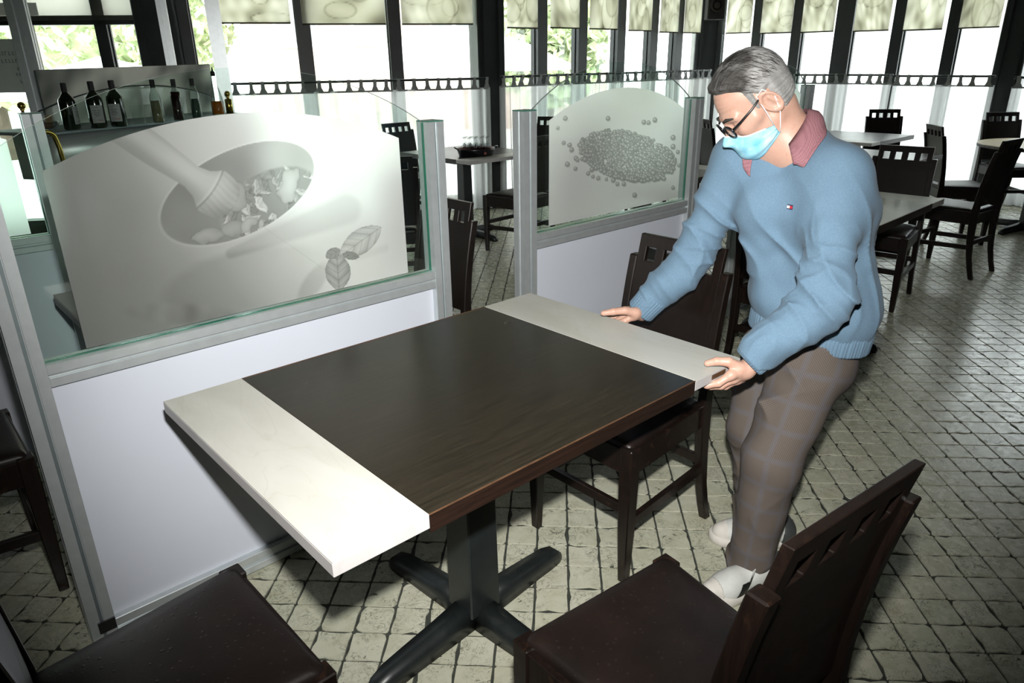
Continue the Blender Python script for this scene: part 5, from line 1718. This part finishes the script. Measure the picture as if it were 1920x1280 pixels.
for s, ii in ((1, nu - 1), (-1, 0)):
    up, lo_ = Vg[ii, nv - 2], Vg[ii, 1]
    e1 = Hd(.014, s * .083, .034); e2 = Hd(-.006, s * .090, .040); e3 = Hd(-.022, s * .094, .012); e4 = Hd(-.010, s * .087, -.036)
    obj('ear_loop', MB().tube([tuple(p - ML) for p in (up, up * .5 + e1 * .5 + hl * s * .003, e1, e2, e3, e4, e4 * .5 + lo_ * .5 + hl * s * .002, lo_)], .0013, 6), 'mask_white', mask, 0, True)

# ---- glasses
gl_ = bpy.data.objects.new('glasses', None); COL.objects.link(gl_); gl_.parent = man; gl_['label'] = 'black-framed spectacles'
def oval(cy, n=36):
    pts = []
    for i in range(n + 1):
        a = 2 * math.pi * i / n; x = math.cos(a); z = math.sin(a)
        k = (abs(x) ** 2.6 + abs(z) ** 2.6) ** (-1 / 2.6)
        pts.append(Hd(.113 - .006 * (abs(cy + x * k * .024) / .06) ** 2, cy + x * k * .024, -.001 + z * k * .0185))
    return pts
for s in (-1, 1):
    o = oval(s * .034)
    obj('rim', MB().tube([tuple(p - ML) for p in o], .0026, 6), 'glasses_frame', gl_, 0, True)
    obj('lens', MB().add([tuple(p - ML) for p in o[:-1]], [tuple(range(len(o) - 1))]), 'lens_glass', gl_)
    obj('temple', MB().tube([tuple(Hd(*p) - ML) for p in ((.106, s * .059, .006), (.085, s * .073, .011), (.04, s * .081, .018), (.008, s * .0835, .026), (-.012, s * .082, .020))], [.0032, .0032, .0027, .0026, .0024], 6), 'glasses_frame', gl_, 0, True)
obj('bridge', MB().tube([tuple(Hd(*p) - ML) for p in ((.112, .011, .002), (.119, 0, .006), (.112, -.011, .002))], .0024, 6), 'glasses_frame', gl_, 0, True)
for s in (-1, 1):
    obj('eyebrow', MB().tube([tuple(Hd(*p) - ML) for p in ((.103, s * .014, .026), (.099, s * .032, .031), (.086, s * .052, .026))], [.0035, .0045, .002], 6), 'hair_grey', body, 0, True)

# ---- sneakers
def sneaker(heel, toe, label):
    heel = np.array([heel[0], heel[1], 0]); toe = np.array([toe[0], toe[1], 0])
    ax = (toe - heel) / np.linalg.norm(toe - heel); L_ = np.linalg.norm(toe - heel); sd = np.array([-ax[1], ax[0], 0])
    W_ = lambda x, y, z: heel + ax * x * L_ + sd * y + np.array([0, 0, z])
    root = bpy.data.objects.new('sneaker', None); COL.objects.link(root); root.parent = man; root['label'] = label
    outline = [(0.0, .020, 0), (.05, .031, 0), (.2, .034, 0), (.4, .034, .002), (.6, .041, .004), (.75, .046, .003), (.88, .040, -.002), (.96, .026, -.006), (1.0, .008, -.008)]
    def ringz(z, g, s0=1.0):
        pts = [(x, w_ * s0 + g + c) for x, w_, c in outline]; q = [(x, -w_ * s0 - g + c) for x, w_, c in outline]
        return [tuple(W_(x + (g * 2 if x > .9 else (-g * 2 if x < .03 else 0)) , y, z) - ML) for x, y in pts] + [tuple(W_(x + (g * 2 if x > .9 else (-g * 2 if x < .03 else 0)), y, z) - ML) for x, y in reversed(q)]
    obj('sole', MB().loft([ringz(.0, -.004), ringz(.004, .002), ringz(.018, .004), ringz(.030, .0025), ringz(.034, -.003)]), 'shoe_sole', root, 0, True)
    def up(P):
        d = chain(P, [W_(.10, 0, .055), W_(.35, 0, .060), W_(.62, .002, .045), W_(.85, .0, .036)], [.036, .037, .037, .030], .03)
        d = smin(d, cone(P, W_(.12, 0, .05), W_(.20, 0, .095), .035, .036), .03)
        d = smin(d, cone(P, W_(.70, .016, .036), W_(.72, -.012, .036), .030, .030), .02)
        d = np.maximum(d, .026 - P[:, 2])
        d = np.maximum(d, -cone(P, W_(.17, 0, .10), W_(.19, 0, .16), .030, .034))
        return d
    V, F = surface(up, heel + np.minimum(0, ax * L_) - .07, heel + np.maximum(0, ax * L_) + np.array([.07, .07, .16]), 0.0034)
    u_ = part('upper', V, F, 'shoe_white', root)
    t_ = (V - heel) @ ax / L_
    # heel counter, tongue and toe cap as overlays
    def shell(keep, off, mat, nm):
        def f(P):
            k_ = keep(P); return np.maximum(up(P) - off, k_)
        V2, F2 = surface(f, heel + np.minimum(0, ax * L_) - .07, heel + np.maximum(0, ax * L_) + np.array([.07, .07, .16]), 0.0036)
        if len(F2):
            return part(nm, V2, F2, mat, root)
    shell(lambda P: ((P - heel) @ ax / L_ - .13 + .35 * (P[:, 2] - .06)) * L_, .0022, 'shoe_dark', 'heel_counter')
    shell(lambda P: (.80 - (P - heel) @ ax / L_) * L_, .0020, 'shoe_sole', 'toe_cap')
    for s in (-1, 1):
        Vs, Fs = [], []; ni, nj = 6, 6
        for i in range(ni):
            for j in range(nj):
                z = .034 + .034 * j / (nj - 1); tq = .52 + .12 * i / (ni - 1) - 2.6 * (z - .054)
                a_ = W_(tq, 0, z); r_ = np.linspace(.004, .07, 160)
                S_ = up(a_ + sd * s * r_[:, None]); k_ = int(np.argmax(S_ > 0))
                Vs.append(a_ + sd * s * (r_[k_] + .0016))
        Fs = np.array([(i * nj + j, (i + 1) * nj + j, (i + 1) * nj + j + 1, i * nj + j + 1) for i in range(ni - 1) for j in range(nj - 1)])
        part('stripe', np.array(Vs), Fs, 'shoe_black', root)
    mb = MB()
    for k in range(5):
        x = .36 + k * .065; z = .099 - k * .0068
        mb.tube([tuple(W_(x, -.026, z - .014) - ML), tuple(W_(x + .02, 0, z) - ML), tuple(W_(x + .04, .026, z - .016) - ML)], .0028, 6)
        mb.tube([tuple(W_(x, .026, z - .014) - ML), tuple(W_(x + .02, 0, z + .001) - ML), tuple(W_(x + .04, -.026, z - .016) - ML)], .0028, 6)
    for s in (-1, 1):
        mb.tube([tuple(W_(.36, 0, .101) - ML), tuple(W_(.42, s * .028, .100) - ML), tuple(W_(.52, s * .044, .070) - ML), tuple(W_(.46, s * .034, .088) - ML), tuple(W_(.37, 0, .103) - ML)], .0025, 6)
    obj('laces', mb, 'lace', root, 0, True)
sneaker(onz((1460, 1084), 0), onz((1310, 1134), 0), 'white trainer with black side stripe, nearer foot')
sneaker(onz((1478, 1018), 0), onz((1330, 1012), 0), 'white trainer, farther foot')

# ================================================================== BOTTLE COUNTER
ZC = float(ony((130, 243), 4.45)[2])
cL = onz((62, 249), ZC); cR = onz((446, 211), ZC)
cd_ = (cR - cL); CLN = float(np.linalg.norm(cd_)); cang = math.atan2(cd_[1], cd_[0])
cnt = thing('bar_counter', 'steel-fronted bar counter with brass posts and arched glass, holding the bottles', 'counter', (cL[0], cL[1], 0), cang)
prof = [(0.0, ZC - .02), (-.05, ZC - .03), (-.085, ZC - .06), (-.10, ZC - .11), (-.095, ZC - .17), (-.07, ZC - .22), (-.03, ZC - .26), (0.0, ZC - .28)]
mb = MB(); rings = []
for x in (0.05, CLN - 0.05):
    rings.append([(x, y, z) for y, z in prof] + [(x, .25, ZC - .28), (x, .25, ZC - .02)])
obj('curved_front', mb.loft(rings), 'steel', cnt, 0, True)
obj('cabinet', MB().box(0.34, CLN - .03, -.02, .40, 0.0, ZC - .27), 'alu_slot', cnt)
obj('top_shelf', MB().box(0, CLN, -.075, .42, ZC - .02, ZC), 'alu_slot', cnt, .004)
def cpx(p, y):
    """point at pixel p in the vertical plane of the counter, y metres behind its front line"""
    n = np.array([-math.sin(cang), math.cos(cang), 0])
    a = cL + n * y
    return online(p, a[:2], (a + cd_)[:2])
def cl_(P):
    q = np.asarray(P) - np.array([cL[0], cL[1], 0]); c, s = math.cos(-cang), math.sin(-cang)
    return (q[0] * c - q[1] * s, q[0] * s + q[1] * c, q[2])
for (pa, pb) in (((52, 246), (48, 212)), ((432, 214), (429, 186))):
    a = cl_(cpx(pa, -.03)); b = cl_(cpx(pb, -.03)); zt_ = b[2]
    p_ = obj('brass_post', MB().lathe([(.026, ZC - .01), (.026, zt_), (.018, zt_ + .004)], 14, (a[0], a[1], 0)), 'brass', cnt, 0, True)
    obj('ball_finial', MB().lathe([(.010, zt_), (.008, zt_ + .012), (.014, zt_ + .02)] + [(.021 * math.sin(t), zt_ + .04 - .021 * math.cos(t)) for t in np.linspace(.5, 3.1, 9)], 14, (a[0], a[1], 0)), 'brass', p_, 0, True)
# brass rail bent down over the end of the counter
a = cl_(cpx((66, 252), -.10)); zz = a[2]
pth = [(a[0] - .02, -.11, zz - .30), (a[0] - .02, -.11, zz - .03)] + [(a[0] - .02 + .065 * (1 - math.cos(t)), -.11, zz - .03 + .04 * math.sin(t)) for t in np.linspace(.3, 2.8, 7)] + [(a[0] + .115, -.115, zz - .08), (a[0] + .125, -.12, zz - .30)]
obj('brass_rail', MB().tube(pth, .014, 10), 'brass', cnt, 0, True)
# arched glass behind the bottles
g0 = cl_(cpx((62, 214), .16)); g1 = cl_(cpx((402, 181), .16)); gp = cl_(cpx((268, 160), .16))
us = np.linspace(g0[0], g1[0], 33); mb = MB(); me_ = MB()
zz = [arc_z(u, g0[0], g1[0], (g0[2] + g1[2]) / 2, gp[2]) + (g1[2] - g0[2]) * ((u - g0[0]) / (g1[0] - g0[0]) - .5) for u in us]
for i in range(32):
    mb.add([(us[i], .16, ZC), (us[i + 1], .16, ZC), (us[i + 1], .16, zz[i + 1]), (us[i], .16, zz[i])], [(0, 1, 2, 3)])
ga = obj('arched_glass', mb, 'sheet_glass', cnt)
obj('glass_rim', MB().tube([(u, .16, z) for u, z in zip(us, zz)], .0045, 6), 'rod', ga, 0, True)
# printed backdrop
b0 = cl_(cpx((66, 131), .38)); b1 = cl_(cpx((393, 120), .38))
def cloud(V):
    q = np.stack([V[:, 0] * 3.4, V[:, 2] * 4.5], 1)
    return 0.55 + 0.42 * smooth_noise(q, 17, 2.2) + 0.12 * smooth_noise(q, 18, 5)
us = np.linspace(b0[0], b1[0], 90)
print_grid('printed_backdrop', us, [b0[2] + (b1[2] - b0[2]) * i / 89 for i in range(90)], [ZC] * 90, lambda u, z: (u, .38, z), (cloud, 40), 'panel_print', cnt)
obj('backdrop_board', MB().box(b0[0], b1[0], .383, .397, ZC - .01, min(b0[2], b1[2]) - .002), 'alu_slot', cnt)

def bottle(kind, pxl, pyb, pyt, wpx, label, names):
    B_ = onz((pxl, pyb), ZC); sc = float((B_ - np.array([0, 0, HC])) @ CF) * .76
    r = wpx / FPX * sc / 2 * 1.02
    h = float(online((pxl, pyt), (B_[0] - 1, B_[1]), (B_[0] + 1, B_[1]))[2]) - ZC
    root = thing('bottle', label, 'bottle', B_, RNG.uniform(-.3, .3), 'bottles on the bar counter')
    if kind == 'dark':
        obj('glass', MB().lathe([(r * .9, 0), (r, .01), (r, h * .60), (r * .93, h * .66), (r * .62, h * .73), (r * .40, h * .78), (r * .34, h * .84), (r * .34, h * .98), (r * .30, h)], 24), 'bottle_dark', root, 0, True)
        obj('cap', MB().lathe([(r * .37, h * .80), (r * .38, h * .99), (r * .30, h * 1.002)], 16), 'bottle_cap', root)
    elif kind == 'small':
        obj('glass', MB().lathe([(r * .9, 0), (r, .008), (r * .97, h * .55), (r * .85, h * .66), (r * .50, h * .76), (r * .42, h * .84), (r * .42, h)], 20), 'bottle_clear', root, 0, True)
        obj('liquid', MB().lathe([(r * .85, .006), (r * .94, .012), (r * .90, h * names[1])], 20), names[0], root, 0, True)
        obj('cap', MB().lathe([(r * .46, h * .82), (r * .47, h * .995), (r * .40, h)], 14), 'bottle_cap', root)
    else:
        obj('glass', MB().lathe([(r * .9, 0), (r, .01), (r * .98, h * .30), (r * .70, h * .52), (r * .38, h * .72), (r * .30, h * .86), (r * .30, h * .93)], 20), 'bottle_clear', root, 0, True)
        obj('liquid', MB().lathe([(r * .86, .008), (r * .94, .014), (r * .92, h * .30)], 20), 'liquor_amber', root, 0, True)
        obj('pourer', MB().lathe([(r * .34, h * .82), (r * .36, h * .90), (r * .14, h * .93), (r * .10, h)], 12), 'bottle_cap', root, 0, True)
    if names and names[-1] == 'label':
        mb = MB(); tocam = math.atan2(-B_[1], -B_[0]) - root.rotation_euler[2]
        n_ = 9; V_ = []
        for i in range(n_):
            a = tocam + math.radians(-50 + 85 * i / (n_ - 1)) + names[-2]
            V_ += [(r * 1.012 * math.cos(a), r * 1.012 * math.sin(a), h * .12), (r * 1.012 * math.cos(a), r * 1.012 * math.sin(a), h * .50)]
        mb.add(V_, [(2 * i, 2 * i + 2, 2 * i + 3, 2 * i + 1) for i in range(n_ - 1)])
        lb = obj('label', mb, 'bottle_label', root)
        # faint lines of print
        m2 = MB(); m3 = MB()
        for k, (z, w0, w1) in enumerate(((.44, .25, .55), (.38, .2, .75), (.34, .25, .7), (.30, .2, .72), (.26, .3, .6), (.17, .45, .85))):
            for (f0, f1) in ((w0, (w0 + w1) / 2 - .02), ((w0 + w1) / 2 + .02, w1)):
                aa = [tocam + math.radians(-50 + 85 * f) + names[-2] for f in (f0, (f0 + f1) / 2, f1)]
                V_ = []
                for a in aa:
                    V_ += [(r * 1.02 * math.cos(a), r * 1.02 * math.sin(a), h * z), (r * 1.02 * math.cos(a), r * 1.02 * math.sin(a), h * (z + .014))]
                (m3 if k == 5 else m2).add(V_, [(0, 2, 3, 1), (2, 4, 5, 3)])
        obj('print', m2, 'label_print', lb); obj('red_print', m3, 'label_red', lb)
bottle('dark', 137, 243, 155, 37, 'dark green square-shouldered bottle with its label turned away, beside the glass bowl', (1.3, 'label'))
bottle('dark', 187, 240, 152, 37, 'dark green square-shouldered bottle showing its pale label full on', (0.25, 'label'))
bottle('dark', 225, 237, 150, 37, 'dark green square-shouldered bottle with pale label half turned, next to the gap', (-0.15, 'label'))
bottle('small', 299, 230, 149, 25, 'small clear bottle of pale liqueur with black cap on the counter', ('liquor_pale', .52))
bottle('small', 337, 226, 148, 24, 'small bottle of dark red liqueur with black cap on the counter', ('liquor_dark', .70))
bottle('small', 371, 222, 147, 23, 'small clear bottle with a greenish rest of liquor and black cap', ('liquor_green', .50))
bottle('cone', 411, 216, 126, 30, 'cone-shaped bottle with amber liquor and a pourer by the brass post', None)
cg = onz((263, 234), ZC); t = thing('clear_glass', 'empty clear tumbler between dark and small bottles on the counter', 'glass', cg)
obj('glass_wall', MB().lathe([(.028, 0), (.034, .008), (.042, .12)], 20, cap=False), 'window_glass', t, 0, True)
bw = onz((87, 245), ZC); t = thing('glass_bowl', 'shallow clear glass bowl on the counter by the brass post', 'bowl', bw)
obj('bowl_wall', MB().lathe([(.03, 0), (.05, .006), (.072, .030), (.080, .050), (.077, .050), (.068, .030), (.045, .012), (.0, .010)], 24, cap=False), 'drink_glass', t, 0, True)
for k, (dx, dy, rz, rx, m_, nm, lb) in enumerate(((-.012, -.015, .15, .26, 'packet_red', 'sachet', 'red paper sachet standing in the glass bowl'), (.012, .015, -.1, -.26, 'packet_tan', 'sachet', 'tan paper sachet standing in the glass bowl'))):
    o = tag(obj(nm, MB().box(-.021, .021, -.0025, .0025, 0, .075), m_, None, .0015), lb, 'sachet', 'sachets in the glass bowl'); o.location = (bw[0] + dx, bw[1] + dy, ZC + .0122); o.rotation_euler = (rx, 0, rz)

# tall aluminium posts of the bar screen
def tall_post(p_top, depth, w_, label):
    b_ = ony(p_top, depth)
    o = thing('aluminium_post', label, 'post', (b_[0], b_[1], 0), 0.35, 'tall aluminium posts by the bar')
    k = w_ / .062
    obj('shaft', MB().prism([(x * k, y * k) for x, y in slot_profile(.062, .06, .014, .010)], 0, 2.9), 'alu', o)
    obj('base_plate', MB().box(-w_ * .8, w_ * .8, -w_ * .8, w_ * .8, 0, .01), 'alu_slot', o)
tall_post((42, 60), 5.25, .115, 'tall aluminium post beside the paper notice on the window')
tall_post((311, 60), 6.3, .075, 'tall aluminium post in front of the broad dark column')
tall_post((405, 60), 6.1, .105, 'tall aluminium post behind the cone-shaped bottle')

# paper notice on the glass, seen from its back
pa, pb = online((-30, 74), K0, K1), online((64, 74), K0, K1); zb_ = online((30, 173), K0, K1)[2]
t = thing('paper_notice', 'grey paper notice with faint lettering stuck on the window', 'notice', (pa[0], pa[1], zb_), math.atan2(K1[1] - K0[1], K1[0] - K0[0]))
Lp = float(np.linalg.norm((pb - pa)[:2])); hp_ = float(pa[2] - zb_)
obj('sheet', MB().box(0, Lp, -.075, -.0735, 0, hp_), 'paper', t)
mb = MB(); rr = random.Random(4)
for (z, h_, x0, x1) in ((.70, .07, .25, .95), (.56, .07, .25, .9), (.42, .05, .6, .9), (.32, .05, .55, .9), (.18, .05, .6, .98)):
    x = x0
    while x < x1:
        w_ = rr.uniform(.03, .06)
        s = rr.random()
        mb.box(x * Lp, x * Lp + .006, -.0765, -.0755, z * hp_, (z + h_) * hp_)
        if s > .3: mb.box(x * Lp, (x + w_ * .8) * Lp, -.0765, -.0755, (z + h_) * hp_ - .006, (z + h_) * hp_)
        if s < .7: mb.box(x * Lp, (x + w_ * .8) * Lp, -.0765, -.0755, z * hp_, z * hp_ + .006)
        x += w_ + .02
obj('faint_lettering', mb, 'ink', t)

# ================================================================== TRAY OF GLASSES
tc = onz((893, 291), .75); tang = 0.25
tray = thing('serving_tray', 'oval black tray with red-brown inside on the far table', 'tray', (tc[0], tc[1], .7508), tang)
def oval_ring(a, b, z, n=36):
    return [(a * math.cos(2 * math.pi * i / n), b * math.sin(2 * math.pi * i / n), z) for i in range(n)]
obj('tray_wall', MB().loft([oval_ring(.145, .115, 0), oval_ring(.160, .128, .045), oval_ring(.166, .133, .060), oval_ring(.160, .128, .060), oval_ring(.152, .121, .040), oval_ring(.142, .112, .006)], True), 'tray_black', tray, 0, True)
obj('tray_floor', MB().loft([oval_ring(.141, .111, .0062), oval_ring(.153, .122, .048), oval_ring(.158, .1265, .0605), oval_ring(.150, .1195, .047), oval_ring(.139, .1095, .0075)], True), 'tray_red', tray, 0, True)
obj('red_motif', MB().add([(.05 + .012 * math.cos(a), -.1265 - .002, .026 + .012 * math.sin(a)) for a in np.linspace(0, 6.28, 9)[:-1]], [tuple(range(8))]), 'tray_red', tray)
for s in (-1, 1):
    obj('handle', MB().tube([(s * .150, -.03, .05), (s * .178, -.022, .066), (s * .184, 0, .070), (s * .178, .022, .066), (s * .150, .03, .05)], .006, 8), 'tray_black', tray, 0, True)
gp_ = [(.0200, 0), (.0210, .002), (.0206, .070), (.017, .086), (.005, .094), (.004, .128), (.006, .134), (.018, .139), (.019, .141), (.0, .142)]
g0_ = None
k = 0
for iy, (yy, cnt_) in enumerate(((-.066, 4), (-.022, 5), (.022, 5), (.066, 4))):
    for ix in range(cnt_):
        xx = (ix - (cnt_ - 1) / 2) * .0500
        c, s = math.cos(tang), math.sin(tang)
        loc = (tc[0] + xx * c - yy * s, tc[1] + xx * s + yy * c, .7508 + .0078)
        if g0_ is None:
            g0_ = thing('stem_glass', 'small stemmed glass upside down on the oval tray', 'glass', loc, 0, 'upturned glasses on the oval tray')
            obj('bowl', MB().lathe(gp_[:5], 14, cap=False), 'drink_glass', g0_, 0, True)
            obj('stem', MB().lathe(gp_[4:7], 10, cap=False), 'drink_glass', g0_, 0, True)
            obj('base', MB().lathe(gp_[6:], 14, cap=False), 'drink_glass', g0_, 0, True)
        else:
            dup(g0_, loc, 0, g0_['label'])
        k += 1
